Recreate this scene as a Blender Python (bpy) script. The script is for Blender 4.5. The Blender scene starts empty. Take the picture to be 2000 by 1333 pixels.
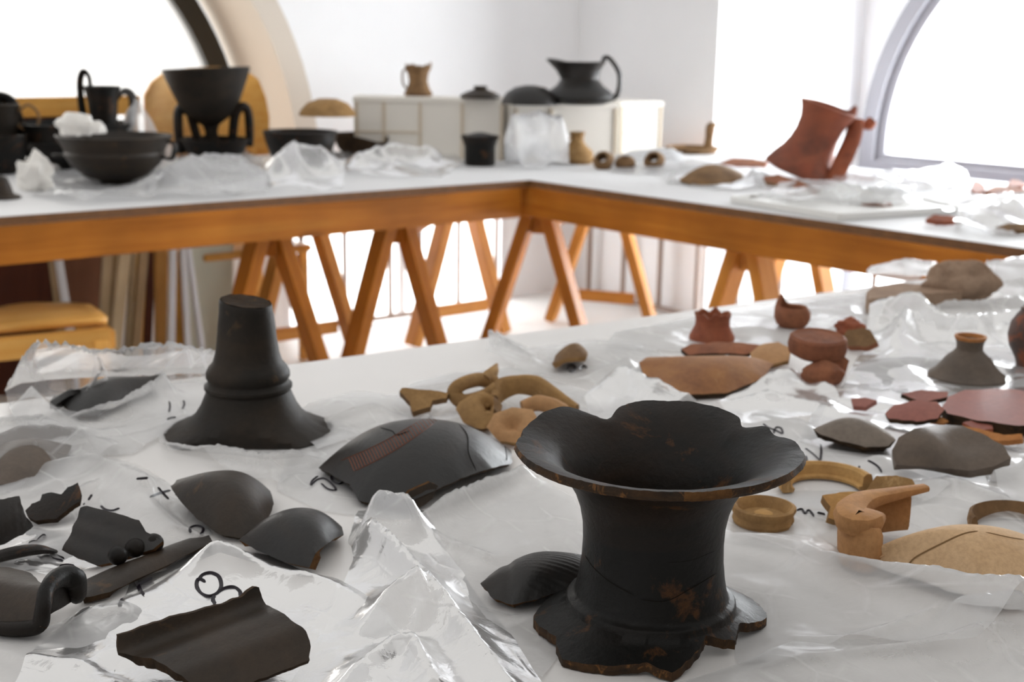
import bpy, bmesh, math, random
import numpy as np
from mathutils import Vector, Matrix, noise, geometry
from mathutils.bvhtree import BVHTree

# ------------------------------------------------------------------ camera
# world origin is below the camera; z = 0 is the floor, TZ the table-top height
TZ, CH = 0.78, 0.45
FPX, YAW, PIT, ROLL = 2500.0, 0.6963, 0.2280, -0.0172
CAM = np.array([0.0, 0.0, TZ + CH])
FW = np.array([math.sin(YAW)*math.cos(PIT), math.cos(YAW)*math.cos(PIT), -math.sin(PIT)])
_r = np.array([math.cos(YAW), -math.sin(YAW), 0.0]); _d = np.cross(FW, _r)
RT = math.cos(ROLL)*_r + math.sin(ROLL)*_d
DN = -math.sin(ROLL)*_r + math.cos(ROLL)*_d
S = bpy.context.scene
C = S.collection
cd = bpy.data.cameras.new('camera'); cam = bpy.data.objects.new('camera', cd); C.objects.link(cam)
cd.sensor_width = 36.0; cd.lens = FPX/2000.0*36.0; cd.clip_start = 0.02; cd.clip_end = 60
cam.matrix_world = Matrix(((RT[0], -DN[0], -FW[0], CAM[0]), (RT[1], -DN[1], -FW[1], CAM[1]),
                           (RT[2], -DN[2], -FW[2], CAM[2]), (0, 0, 0, 1)))
cd.dof.use_dof = True; cd.dof.focus_distance = 0.97; cd.dof.aperture_fstop = 9.0
S.camera = cam
# ------------------------------------------------------------------ light
w = bpy.data.worlds.new('World'); S.world = w; w.use_nodes = True
w.node_tree.nodes['Background'].inputs[0].default_value = (1.0, 0.98, 0.955, 1)
w.node_tree.nodes['Background'].inputs[1].default_value = 0.88
def area(name, loc, rot, sx, sy, L, col):
    d = bpy.data.lights.new(name, 'AREA'); d.shape = 'RECTANGLE'; d.size = sx; d.size_y = sy
    d.energy = L*math.pi*sx*sy; d.color = col
    o = bpy.data.objects.new(name, d); C.objects.link(o); o.location = loc; o.rotation_euler = rot
area('daylight_right_window', (6.0, 2.45, 1.15), (math.pi/2, 0, math.pi/2), 3.2, 2.3, 26.0, (0.93, 0.97, 1.0))
area('daylight_left_window', (1.35, 5.9, TZ+0.55), (-math.pi/2, 0, 0), 2.2, 1.6, 3.5, (1.0, 0.97, 0.92))
area('fill_low_glazing', (3.35, 5.30, 0.45), (-math.pi/2, 0, 0), 1.5, 1.0, 9.0, (0.96, 0.98, 1.0))  # fill light added outside the low back glazing to brighten below the tables
S.view_settings.view_transform = 'Standard'; S.view_settings.look = 'None'
S.view_settings.gamma = 1.0; S.view_settings.use_curve_mapping = False
S.view_settings.exposure = 0.0
S.cycles.transparent_max_bounces = 12; S.cycles.max_bounces = 7; S.cycles.diffuse_bounces = 4; S.cycles.glossy_bounces = 3

# ------------------------------------------------------------------ helpers
def ray(x, y): return FW + (x-1000)/FPX*RT + (y-666.5)/FPX*DN
def P(x, y, z=0.0):
    v = ray(x, y); return CAM + v*((TZ+z-CAM[2])/v[2])
def onX(x, y, X): v = ray(x, y); return CAM + v*(X/v[0])
def onY(x, y, Y): v = ray(x, y); return CAM + v*(Y/v[1])
def depth(p): return float((np.asarray(p)-CAM) @ FW)
def sdep(x, y):
    v = ray(x, y); return -v[2]/np.linalg.norm(v)
rng = random.Random(7)

def setp(o, label=None, cat=None, group=None, kind=None):
    if label: o['label'] = label
    if cat: o['category'] = cat
    if group: o['group'] = group
    if kind: o['kind'] = kind
    return o
def empty(name, loc, label, cat, group=None):
    o = bpy.data.objects.new(name, None); C.objects.link(o); o.location = Vector(loc); o.empty_display_size = .02
    return setp(o, label, cat, group)
def mesh(name, V, F, mats, parent=None, mi=None, smooth=True, angle=40, center=True):
    V = np.asarray(V, float)
    if center: off = np.array([(V[:,0].min()+V[:,0].max())/2, (V[:,1].min()+V[:,1].max())/2, V[:,2].min()])
    else: off = np.zeros(3)
    if parent is not None: off = np.array(WLOC.get(parent.name, tuple(parent.location)))
    me = bpy.data.meshes.new(name); me.from_pydata((V-off).tolist(), [], F)
    for m in (mats if isinstance(mats, (list, tuple)) else [mats]): me.materials.append(m)
    if mi is not None: me.polygons.foreach_set('material_index', mi)
    bm = bmesh.new(); bm.from_mesh(me); bmesh.ops.recalc_face_normals(bm, faces=bm.faces); bm.to_mesh(me); bm.free()
    if smooth:
        me.polygons.foreach_set('use_smooth', [True]*len(me.polygons))
        if angle: me.set_sharp_from_angle(angle=math.radians(angle))
    me.update()
    o = bpy.data.objects.new(name, me); C.objects.link(o)
    if parent is not None: o.parent = parent
    else: o.location = off
    WLOC[o.name] = tuple(off)
    return o
WLOC = {}
BVH = {}
FOOT = []            # footprints (polygon xy) that keep the plastic sheets low
def foot(poly):
    q = np.asarray(poly, float)[:, :2]; FOOT.append(q[::max(1, len(q)//16)])
def foot_circle(c, r): foot([(c[0]+r*math.cos(a), c[1]+r*math.sin(a)) for a in np.linspace(0, 2*math.pi, 20, endpoint=False)])
def box_vf(a, b):
    (x0,y0,z0),(x1,y1,z1) = a, b
    V = [(x0,y0,z0),(x1,y0,z0),(x1,y1,z0),(x0,y1,z0),(x0,y0,z1),(x1,y0,z1),(x1,y1,z1),(x0,y1,z1)]
    F = [(0,3,2,1),(4,5,6,7),(0,1,5,4),(1,2,6,5),(2,3,7,6),(3,0,4,7)]
    return V, F
def bevel(o, wd=.003, seg=2):
    m = o.modifiers.new('bevel', 'BEVEL'); m.width = wd; m.segments = seg; m.limit_method = 'ANGLE'; return o
def beam(name, p0, p1, wy, wz, mat, parent=None, up=(0,0,1), bev=.003):
    """a board from p0 to p1; local x is its length so that the grain follows it"""
    p0, p1 = Vector(p0), Vector(p1); L = (p1-p0).length
    V, F = box_vf((0,-wy/2,-wz/2), (L,wy/2,wz/2))
    me = bpy.data.meshes.new(name); me.from_pydata(V, [], F); me.materials.append(mat)
    o = bpy.data.objects.new(name, me); C.objects.link(o)
    x = (p1-p0).normalized(); u = Vector(up)
    if abs(x.dot(u)) > .98: u = Vector((0,1,0))
    y = u.cross(x).normalized(); z = x.cross(y)
    M = Matrix.Translation(p0) @ Matrix((x, y, z)).transposed().to_4x4()
    if parent is not None:
        o.parent = parent; M = Matrix.Translation(-Vector(parent.location)) @ M
    o.matrix_basis = M
    if bev: bevel(o, bev)
    return o

# ------------------------------------------------------------------ materials
def newmat(name):
    m = bpy.data.materials.new(name); m.use_nodes = True
    nt = m.node_tree; return m, nt, nt.nodes['Principled BSDF']
def N(nt, t, **kw):
    n = nt.nodes.new(t)
    for k, v in kw.items():
        if k in n.inputs: n.inputs[k].default_value = v
        else: setattr(n, k, v)
    return n
def ramp(nt, src, stops):
    r = nt.nodes.new('ShaderNodeValToRGB'); nt.links.new(src, r.inputs[0])
    e = r.color_ramp.elements
    while len(e) < len(stops): e.new(.5)
    for el, (p, c) in zip(e, stops):
        el.position = p; el.color = (c[0], c[1], c[2], 1) if not isinstance(c, float) else (c, c, c, 1)
    return r.outputs[0]
def mixc(nt, fac, a, b):
    m = nt.nodes.new('ShaderNodeMix'); m.data_type = 'RGBA'
    if isinstance(fac, float): m.inputs[0].default_value = fac
    else: nt.links.new(fac, m.inputs[0])
    for i, c in ((6, a), (7, b)):
        if isinstance(c, tuple): m.inputs[i].default_value = (*c, 1)
        else: nt.links.new(c, m.inputs[i])
    return m.outputs[2]
def plain(name, col, rough=.6, spec=.5, metal=0.0):
    m, nt, b = newmat(name); b.inputs['Base Color'].default_value = (*col, 1)
    b.inputs['Roughness'].default_value = rough; b.inputs['Specular IOR Level'].default_value = spec
    b.inputs['Metallic'].default_value = metal; return m
def clay(name, base, dark, spot, scale=18, spots=.62, rough=.55, bump=.25, spec=.4, fine=160):
    """fired clay: mottled body, wear spots where the clay shows, fine pitting"""
    m, nt, b = newmat(name); L = nt.links
    tc = nt.nodes.new('ShaderNodeTexCoord')
    n1 = N(nt, 'ShaderNodeTexNoise', Scale=scale, Detail=6.0, Roughness=.62); L.new(tc.outputs['Object'], n1.inputs['Vector'])
    n2 = N(nt, 'ShaderNodeTexNoise', Scale=scale*1.7, Detail=8.0, Roughness=.7, Distortion=.6)
    mp = nt.nodes.new('ShaderNodeMapping'); mp.inputs['Location'].default_value = (3.1, 1.7, .4)
    L.new(tc.outputs['Object'], mp.inputs[0]); L.new(mp.outputs[0], n2.inputs['Vector'])
    n3 = N(nt, 'ShaderNodeTexNoise', Scale=float(fine), Detail=5.0, Roughness=.7); L.new(tc.outputs['Object'], n3.inputs['Vector'])
    c1 = ramp(nt, n1.outputs['Fac'], [(.3, dark), (.68, base)])
    n0 = N(nt, 'ShaderNodeTexNoise', Scale=scale*.45, Detail=3.0, Roughness=.55, Distortion=.8); mp0 = nt.nodes.new('ShaderNodeMapping'); mp0.inputs['Location'].default_value = (7.3, 2.2, 5.1); mp0.inputs['Scale'].default_value = (1, 1, 2.6); L.new(tc.outputs['Object'], mp0.inputs[0]); L.new(mp0.outputs[0], n0.inputs['Vector'])
    c1 = mixc(nt, ramp(nt, n0.outputs['Fac'], [(.45, 0.0), (.72, .55)]), c1, tuple(.55*a_+.45*b_ for a_, b_ in zip(base, spot)))
    f = ramp(nt, n2.outputs['Fac'], [(spots, 0.0), (min(spots+.07, 1), 1.0)])
    c2 = mixc(nt, f, c1, spot)
    c3 = mixc(nt, ramp(nt, n3.outputs['Fac'], [(.35, 0.22), (.6, 0.0)]), c2, tuple(x*.35 for x in dark))
    L.new(c3, b.inputs['Base Color'])
    rr = nt.nodes.new('ShaderNodeMapRange'); rr.inputs[3].default_value = rough-.12; rr.inputs[4].default_value = rough+.15
    L.new(n1.outputs['Fac'], rr.inputs[0]); L.new(rr.outputs[0], b.inputs['Roughness'])
    b.inputs['Specular IOR Level'].default_value = spec
    ad = N(nt, 'ShaderNodeMath', operation='ADD'); L.new(n3.outputs['Fac'], ad.inputs[0]); L.new(n2.outputs['Fac'], ad.inputs[1])
    bp = N(nt, 'ShaderNodeBump', Strength=bump, Distance=.0015); L.new(ad.outputs[0], bp.inputs['Height']); L.new(bp.outputs[0], b.inputs['Normal'])
    return m
BLACK = clay('black_burnished_clay', (.0075,.007,.006), (.0040,.0040,.0035), (.065,.027,.008), 13, .57, .44, .4, .2)
BLACK2 = clay('black_grey_clay', (.017,.0155,.0145), (.0075,.007,.0065), (.06,.03,.012), 12, .68, .40, .3, .42)
BLACKR = clay('black_clay_rubbed', (.036,.025,.016), (.010,.008,.006), (.085,.045,.018), 11, .60, .5, .35, .35)
SOOT = clay('dull_black_clay', (.026,.019,.013), (.010,.008,.006), (.06,.036,.017), 18, .64, .6, .3, .25)
WORN = clay('worn_black_clay_edge', (.05,.026,.010), (.006,.0055,.005), (.17,.075,.022), 45, .55, .7, .6, .25, 260)
BREAK = clay('broken_clay_edge', (.16,.075,.025), (.05,.025,.012), (.22,.11,.04), 60, .6, .9, .9, .15, 300)
BREAKD = clay('dark_broken_clay_edge', (.05,.03,.016), (.018,.013,.009), (.12,.06,.022), 70, .6, .9, .9, .15, 300)
OCHRE = clay('ochre_clay', (.56,.33,.12), (.38,.20,.07), (.62,.42,.19), 22, .62, .8, .4, .2)
OCHRED = clay('dark_ochre_clay', (.42,.25,.10), (.23,.13,.055), (.52,.34,.16), 24, .6, .8, .4, .2)
BROWN = clay('brown_clay', (.26,.15,.07), (.13,.075,.038), (.36,.23,.12), 24, .62, .8, .5, .2)
TAN = clay('tan_clay', (.50,.29,.14), (.38,.20,.09), (.55,.36,.2), 16, .66, .82, .35, .2)
BEIGE = clay('beige_clay', (.64,.44,.26), (.55,.36,.2), (.68,.49,.32), 14, .7, .85, .35, .15, 220)
RED = clay('red_clay', (.36,.10,.045), (.20,.055,.028), (.42,.17,.08), 22, .66, .7, .3, .3)
REDB = clay('red_brown_clay', (.32,.12,.06), (.18,.07,.04), (.42,.2,.1), 22, .62, .75, .4, .2)
PINK = clay('pink_red_slip', (.34,.115,.085), (.25,.075,.055), (.40,.17,.12), 18, .72, .42, .15, .5)
ORANGE = clay('orange_clay', (.52,.22,.07), (.36,.14,.045), (.58,.32,.14), 24, .66, .75, .3, .2)
GREY = clay('grey_clay', (.23,.19,.155), (.15,.12,.095), (.30,.24,.18), 18, .68, .6, .3, .35)
GREYD = clay('grey_brown_clay', (.135,.10,.075), (.075,.056,.042), (.2,.14,.09), 16, .68, .5, .3, .4)
RIMC = clay('tan_rim_clay', (.50,.255,.10), (.36,.17,.065), (.56,.34,.17), 20, .64, .75, .35, .25)
STONE = clay('weathered_stone', (.40,.28,.20), (.24,.16,.11), (.48,.37,.28), 26, .62, .92, .8, .1)
STRIPE = plain('red_painted_band', (.15,.045,.02), .6, .3)
CRACK = plain('dark_crack_line', (.012,.010,.008), .9, .1)
CRACKB = plain('brown_crack_line', (.22,.13,.06), .9, .1)
INK = plain('black_marker_ink', (.012,.008,.014), .45, .4)
TISSUE = plain('white_tissue', (.86,.84,.80), .9, .1)
def plastic(name, fac, haze, tint=(.96,.965,.975)):
    """thin clear polythene: mostly lets light through, a milky haze, glossy creases"""
    m, nt, b = newmat(name); L = nt.links; nt.nodes.remove(b)
    out = nt.nodes['Material Output']
    tr = N(nt, 'ShaderNodeBsdfTransparent'); tr.inputs[0].default_value = (.985,.985,.985,1)
    df = N(nt, 'ShaderNodeBsdfDiffuse'); df.inputs[0].default_value = (*tint, 1)
    tl = N(nt, 'ShaderNodeBsdfTranslucent'); tl.inputs[0].default_value = (*tint, 1)
    m1 = N(nt, 'ShaderNodeMixShader'); m1.inputs[0].default_value = .5; L.new(df.outputs[0], m1.inputs[1]); L.new(tl.outputs[0], m1.inputs[2])
    gl = N(nt, 'ShaderNodeBsdfGlossy'); gl.inputs['Roughness'].default_value = .18
    tc = nt.nodes.new('ShaderNodeTexCoord')
    nz = N(nt, 'ShaderNodeTexNoise', Scale=45.0, Detail=3.0, Roughness=.5, Distortion=2.5); L.new(tc.outputs['Object'], nz.inputs['Vector'])
    lines = None
    for sc_, rot in ((17.0, .4),):
        mp = nt.nodes.new('ShaderNodeMapping'); mp.inputs['Scale'].default_value = (1.0, .45, 1.0); mp.inputs['Rotation'].default_value = (0, 0, rot); L.new(tc.outputs['Object'], mp.inputs[0])
        vo = N(nt, 'ShaderNodeTexVoronoi', feature='DISTANCE_TO_EDGE', Scale=sc_, Randomness=1.0); L.new(mp.outputs[0], vo.inputs['Vector'])
        ln = ramp(nt, vo.outputs['Distance'], [(0.0, 1.0), (.035, 0.0)])
        if lines is None: lines = ln
        else:
            mx = N(nt, 'ShaderNodeMath', operation='MAXIMUM'); L.new(lines, mx.inputs[0]); L.new(ln, mx.inputs[1]); lines = mx.outputs[0]
    sel = N(nt, 'ShaderNodeTexNoise', Scale=14.0, Detail=1.0); L.new(tc.outputs['Object'], sel.inputs['Vector'])
    lm_ = N(nt, 'ShaderNodeMath', operation='MULTIPLY'); L.new(lines, lm_.inputs[0]); L.new(ramp(nt, sel.outputs['Fac'], [(.48, 0.0), (.62, 1.0)]), lm_.inputs[1]); lines = lm_.outputs[0]
    hs = N(nt, 'ShaderNodeMath', operation='MULTIPLY_ADD'); L.new(lines, hs.inputs[0]); hs.inputs[1].default_value = .8; L.new(nz.outputs['Fac'], hs.inputs[2])
    bp = N(nt, 'ShaderNodeBump', Strength=.2, Distance=.002); L.new(hs.outputs[0], bp.inputs['Height'])
    L.new(bp.outputs[0], gl.inputs['Normal'])
    lw = N(nt, 'ShaderNodeLayerWeight', Blend=.35); L.new(bp.outputs[0], lw.inputs['Normal'])
    mr = nt.nodes.new('ShaderNodeMapRange'); mr.inputs[3].default_value = haze; mr.inputs[4].default_value = min(haze+.42, .95)
    L.new(lw.outputs['Facing'], mr.inputs[0])
    hz = N(nt, 'ShaderNodeMath', operation='MULTIPLY_ADD', use_clamp=True); L.new(lines, hz.inputs[0]); hz.inputs[1].default_value = .22; L.new(mr.outputs[0], hz.inputs[2])
    m2 = N(nt, 'ShaderNodeMixShader'); L.new(hz.outputs[0], m2.inputs[0]); L.new(tr.outputs[0], m2.inputs[1]); L.new(m1.outputs[0], m2.inputs[2])
    fr = N(nt, 'ShaderNodeFresnel', IOR=1.33); L.new(bp.outputs[0], fr.inputs['Normal'])
    ml = N(nt, 'ShaderNodeMath', operation='MULTIPLY'); L.new(fr.outputs[0], ml.inputs[0]); ml.inputs[1].default_value = fac
    m3 = N(nt, 'ShaderNodeMixShader'); L.new(ml.outputs[0], m3.inputs[0]); L.new(m2.outputs[0], m3.inputs[1]); L.new(gl.outputs[0], m3.inputs[2])
    L.new(m3.outputs[0], out.inputs['Surface'])
    return m
PLAST = plastic('clear_polythene', .8, .17)
PLASTW = plastic('milky_polythene', .7, .34)
PLASTB = plastic('crumpled_milky_polythene', .7, .24)
def wood(name, c1, c2, c3, rough=.5, knots=True):
    m, nt, b = newmat(name); L = nt.links
    tc = nt.nodes.new('ShaderNodeTexCoord')
    mp = nt.nodes.new('ShaderNodeMapping'); mp.inputs['Scale'].default_value = (1.3, 26, 26); L.new(tc.outputs['Object'], mp.inputs[0])
    n1 = N(nt, 'ShaderNodeTexNoise', Scale=1.6, Detail=7.0, Roughness=.6, Distortion=.35); L.new(mp.outputs[0], n1.inputs['Vector'])
    col = ramp(nt, n1.outputs['Fac'], [(.3, c1), (.55, c2), (.75, c3)])
    n2 = N(nt, 'ShaderNodeTexNoise', Scale=3.0, Detail=3.0); L.new(tc.outputs['Object'], n2.inputs['Vector'])
    col = mixc(nt, ramp(nt, n2.outputs['Fac'], [(.35, 0.55), (.65, 0.0)]), col, tuple(x*.5 for x in c1))
    if knots:
        mk = nt.nodes.new('ShaderNodeMapping'); mk.inputs['Scale'].default_value = (2.4, 5, 5); L.new(tc.outputs['Object'], mk.inputs[0])
        vo = N(nt, 'ShaderNodeTexVoronoi', Scale=1.0, Randomness=1.0); L.new(mk.outputs[0], vo.inputs['Vector'])
        col = mixc(nt, ramp(nt, vo.outputs['Distance'], [(.10, 1.0), (.20, 0.0)]), col, (.12,.032,.006))
    L.new(col, b.inputs['Base Color']); b.inputs['Roughness'].default_value = rough; b.inputs['Specular IOR Level'].default_value = .25
    return m
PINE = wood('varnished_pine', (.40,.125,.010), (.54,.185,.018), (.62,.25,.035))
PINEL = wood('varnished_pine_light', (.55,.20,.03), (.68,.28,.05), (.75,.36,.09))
CHAIRW = wood('honey_chair_wood', (.78,.36,.07), (.88,.47,.12), (.92,.55,.18), .35, False)
PLANKW = wood('cream_raw_plank', (.62,.47,.28), (.74,.59,.38), (.8,.68,.48), .7, False)
PLANKT = wood('tan_raw_plank', (.38,.25,.13), (.48,.34,.19), (.56,.42,.26), .7, False)
PLANKO = wood('orange_plank', (.55,.26,.07), (.66,.36,.11), (.72,.44,.16), .5, False)
MAHOG = wood('dark_red_wood', (.085,.022,.010), (.12,.032,.013), (.15,.045,.018), .5, False)
REDPAN = wood('red_brown_panel', (.22,.085,.04), (.27,.11,.055), (.31,.14,.07), .6, False)
WHITEB = plain('white_painted_board', (.78,.78,.80), .5)
PANELG = plain('pale_green_panel', (.62,.62,.50), .6)
RIBM = plain('tan_box_rib', (.62,.53,.41), .5)
BOXM = plain('ivory_plastic', (.80,.765,.70), .35)
TRAYM = plain('white_tray_plastic', (.80,.80,.78), .4)
RAILM = plain('brown_painted_metal', (.30,.22,.18), .5)
FRAMEG = plain('grey_window_frame', (.30,.295,.32), .5)
FRAMED = plain('dark_bronze_frame', (.022,.018,.010), .5)
def paint(name, col, var=.03, rough=.75, scale=3):
    m, nt, b = newmat(name)
    tc = nt.nodes.new('ShaderNodeTexCoord'); n = N(nt, 'ShaderNodeTexNoise', Scale=float(scale), Detail=5.0)
    nt.links.new(tc.outputs['Object'], n.inputs['Vector'])
    c = ramp(nt, n.outputs['Fac'], [(.3, tuple(x*(1-var) for x in col)), (.7, col)])
    nt.links.new(c, b.inputs['Base Color']); b.inputs['Roughness'].default_value = rough; return m
WALL = paint('white_plaster', (.90,.90,.91))
REVEAL = paint('shaded_cream_plaster', (.66,.585,.50))  # the reveal's shade is put into this plaster colour, darker than the wall
REARW = paint('grey_brown_plaster', (.30,.27,.24))
FLOORM = paint('pale_stone_floor', (.84,.83,.81), .05, .5, 2)
TOPM = paint('white_laminate', (.80,.785,.77), .035, .38, 6)
TOPR = paint('white_laminate_cool', (.70,.705,.715), .03, .6, 6)
def glass(name):
    m, nt, b = newmat(name); L = nt.links; nt.nodes.remove(b); out = nt.nodes['Material Output']
    tr = N(nt, 'ShaderNodeBsdfTransparent'); tl = N(nt, 'ShaderNodeBsdfTranslucent'); tl.inputs[0].default_value = (.95,.95,.95,1)
    mx = N(nt, 'ShaderNodeMixShader'); mx.inputs[0].default_value = .45
    L.new(tr.outputs[0], mx.inputs[1]); L.new(tl.outputs[0], mx.inputs[2]); L.new(mx.outputs[0], out.inputs['Surface']); return m
GLASS = glass('frosted_glass')

# ------------------------------------------------------------------ room
YB, XP, YE, XW, ZTOP = 4.81, 4.42, 3.90, 5.49, 3.3
ST = dict(kind='structure')
def slab(name, a, b, mat):
    V, F = box_vf(a, b); return setp(mesh(name, V, F, mat, smooth=False), **ST)
slab('floor', (-2.3,-2.1,-.05), (5.6,5.4,0), FLOORM)
slab('wall_left', (-2.35,-2.1,0), (-2.25,5.4,ZTOP), WALL)
slab('wall_rear_unseen', (-2.3,-2.15,0), (5.6,-2.05,ZTOP), REARW)  # unseen wall, added in a dark tone to keep the pot fronts dark
def arch_wall(name, mat, axis, fixed, thick, lo, hi, cc, R, zc, z0, zt, nseg=48):
    """wall slab with a semicircular opening (centre cc, zc); axis: the in-plane direction"""
    th = np.linspace(math.pi, 0, nseg+1); A = [(cc+R*math.cos(t), zc+R*math.sin(t)) for t in th]
    V, F = [], []
    def pt(u, z, dd): return (u, fixed+dd, z) if axis == 'x' else (fixed+dd, u, z)
    def quad(*q):
        i = len(V); V.extend(q); F.append(tuple(range(i, i+len(q))))
    for dd in (0, thick):
        quad(*[pt(u, z, dd) for u, z in ((lo,z0),(cc-R,z0),(cc-R,zt),(lo,zt))])
        quad(*[pt(u, z, dd) for u, z in ((cc+R,z0),(hi,z0),(hi,zt),(cc+R,zt))])
        quad(*[pt(u, z, dd) for u, z in ((cc-R,z0),(cc+R,z0),(cc+R,zc),(cc-R,zc))])
        for (u0,w0),(u1,w1) in zip(A[:-1], A[1:]):
            quad(*[pt(u, z, dd) for u, z in ((u0,w0),(u1,w1),(u1,zt),(u0,zt))])
    return setp(mesh(name, V, F, mat, smooth=False), **ST), A
def arch_band(name, mat, axis, d0, d1, cc, R0, R1, zc, nseg=48, parent=None, sill=True):
    """half ring between radii R0<R1 and depths d0<d1, with an optional bottom bar"""
    V, F = [], []
    for t in np.linspace(math.pi, 0, nseg+1):
        for R, dd in ((R0,d0),(R1,d0),(R1,d1),(R0,d1)):
            u, z = cc+R*math.cos(t), zc+R*math.sin(t)
            V.append((u, dd, z) if axis == 'x' else (dd, u, z))
    for i in range(nseg):
        for k in range(4): F.append((4*i+k, 4*i+(k+1)%4, 4*i+4+(k+1)%4, 4*i+4+k))
    F.append((0,1,2,3)); F.append(tuple(4*nseg+k for k in range(4)))
    return mesh(name, V, F, mat, parent=parent, angle=50)
# back wall with the left arch
ZC1, CX1, R1 = TZ-.10, 1.50, 1.32
arch_wall('wall_back', WALL, 'x', YB, .01, -2.3, XP+.02, CX1, R1, ZC1, .64, ZTOP)
slab('wall_back_low', (-2.3,YB,0), (2.72,YB+.01,.64), WALL); slab('wall_back_corner', (3.98,YB,0), (XP+.02,YB+.01,.64), WALL)
wn = empty('added_glazing_back', (3.35, YB+.02, 0), None, None); setp(wn, **ST)      # low glazing behind the railing, added to brighten the wall below the tables
for xx_ in (2.74, 3.35, 3.96): V, F = box_vf((xx_-.02, YB, 0), (xx_+.02, YB+.05, .64)); mesh('mullion', V, F, WHITEB, wn, smooth=False)
V, F = box_vf((2.74, YB+.02, .01), (3.96, YB+.026, .64)); mesh('pane', V, F, GLASS, wn, smooth=False)
rv = arch_band('trim_1', REVEAL, 'x', YB-.002, YB+.45, CX1, R1-.004, R1+.10, ZC1); setp(rv, **ST)
slab('trim_2', (CX1-R1, YB, ZC1-.06), (CX1+R1, YB+.45, ZC1), REVEAL)
wn = empty('window_1', (CX1, YB+.40, ZC1), None, None); setp(wn, **ST)
arch_band('window_frame', FRAMED, 'x', YB+.36, YB+.44, CX1, R1-.145, R1-.052, ZC1, parent=wn)
V, F = box_vf((CX1-R1+.06, YB+.36, ZC1), (CX1+R1-.06, YB+.44, ZC1+.07)); mesh('window_frame_bottom_bar', V, F, FRAMED, wn, smooth=False)
th = np.linspace(math.pi, 0, 49); V = [(CX1+(R1-.1)*math.cos(t), YB+.40, ZC1+(R1-.1)*math.sin(t)) for t in th]
mesh('pane', V, [tuple(range(49))], GLASS, wn, smooth=False)
# right wall: pier, niche with the arched window, second pier
slab('wall_right', (XP, YE, 0), (XW+.02, YB+.1, ZTOP), WALL)
slab('wall_right_pier', (XP, -2.1, 0), (XW+.02, 1.05, ZTOP), WALL)
ZC2, CY2, R2 = TZ+.0, 2.633, 1.2
arch_wall('wall_window', WALL, 'y', XW, .06, 1.0, YE+.02, CY2, R2-.02, ZC2-.14, TZ-.20, ZTOP)
wn = empty('added_glazing_right', (XW, CY2, .05), None, None); setp(wn, **ST)        # low glazing added under the sill to let light in beneath the tables
for yy in (1.03, 2.42, 3.87): V, F = box_vf((XW-.02, yy-.03, 0), (XW+.04, yy+.03, TZ-.20)); mesh('mullion', V, F, FRAMEG, wn, smooth=False)
V, F = box_vf((XW+.008, 1.03, .02), (XW+.014, 3.87, TZ-.20)); mesh('pane', V, F, GLASS, wn, smooth=False)
wn = empty('window_2', (XW, CY2, ZC2-.14), None, None); setp(wn, **ST)
def arch_frame(name, mat, x0, x1, Ro, Ri, zb, zi, parent, nseg=48):
    """arched frame whose sides run down to zb, with a bottom bar up to zi"""
    V, F = [], []
    o_ = [(CY2-Ro, zb)]+[(CY2+Ro*math.cos(t), ZC2+Ro*math.sin(t)) for t in np.linspace(math.pi, 0, nseg+1)]+[(CY2+Ro, zb)]
    i_ = [(CY2-Ri, zi)]+[(CY2+Ri*math.cos(t), ZC2+Ri*math.sin(t)) for t in np.linspace(math.pi, 0, nseg+1)]+[(CY2+Ri, zi)]
    n = len(o_)
    for (a, b), (c, d) in zip(o_, i_): V += [(x0,a,b),(x0,c,d),(x1,c,d),(x1,a,b)]
    for i in range(n):
        j = (i+1) % n
        for k in range(4): F.append((4*i+k, 4*i+(k+1)%4, 4*j+(k+1)%4, 4*j+k))
    return mesh(name, V, F, mat, parent, angle=40)
arch_frame('window_frame', FRAMEG, XW-.05, XW+.05, R2+.005, R2-.075, ZC2-.14, ZC2-.075, wn)
arch_frame('window_sash', FRAMEG, XW-.02, XW+.04, R2-.075, R2-.125, ZC2-.075, ZC2-.045, wn)
V = [(XW+.01, CY2+(R2-.1)*math.cos(t), ZC2+(R2-.1)*math.sin(t)) for t in th]+[(XW+.01, CY2+R2-.1, ZC2-.06),(XW+.01, CY2-R2+.1, ZC2-.06)]
mesh('pane', V, [tuple(range(len(V)))], GLASS, wn, smooth=False)
slab('trim_3', (XP+.1, 1.05, TZ-.20), (XW-.05, YE, TZ-.15), FRAMEG)

# ------------------------------------------------------------------ tables
X0, Y0, AP = 2.834, 3.327, .1286
TH = .024
EDGEW = paint('brown_plywood_edge', (.20,.085,.025), .3, .6, 30)
def tabletop(name, V2, mat, parent, z1=TZ, t=TH):
    n = len(V2); V = [(x,y,z1-t) for x,y in V2]+[(x,y,z1) for x,y in V2]
    F = [tuple(range(n))[::-1], tuple(range(n,2*n))]+[(i,(i+1)%n,n+(i+1)%n,n+i) for i in range(n)]
    o = mesh(name, V, F, [mat, EDGEW], parent, [0, 0]+[1]*n, smooth=False); return bevel(o, .002)
# left rear table
t = empty('work_table', (1.6, Y0, 0), 'long white-topped pine table running along the arched back wall, holding black bowls', 'table')
tabletop('tabletop', [(-1.2,Y0),(X0+.012,Y0),(X0+.012,4.62),(-1.2,4.62)], TOPR, t)
for a, b, n in (((-1.2,Y0+.018,TZ-TH-.0515),(X0-.02,Y0+.018,TZ-TH-.0515),'apron_board'), ((-1.2,4.60,TZ-TH-.0515),(X0-.02,4.60,TZ-TH-.0515),'apron_board')):
    beam(n, a, b, .032, AP-TH-.002, PINE, t)
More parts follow.
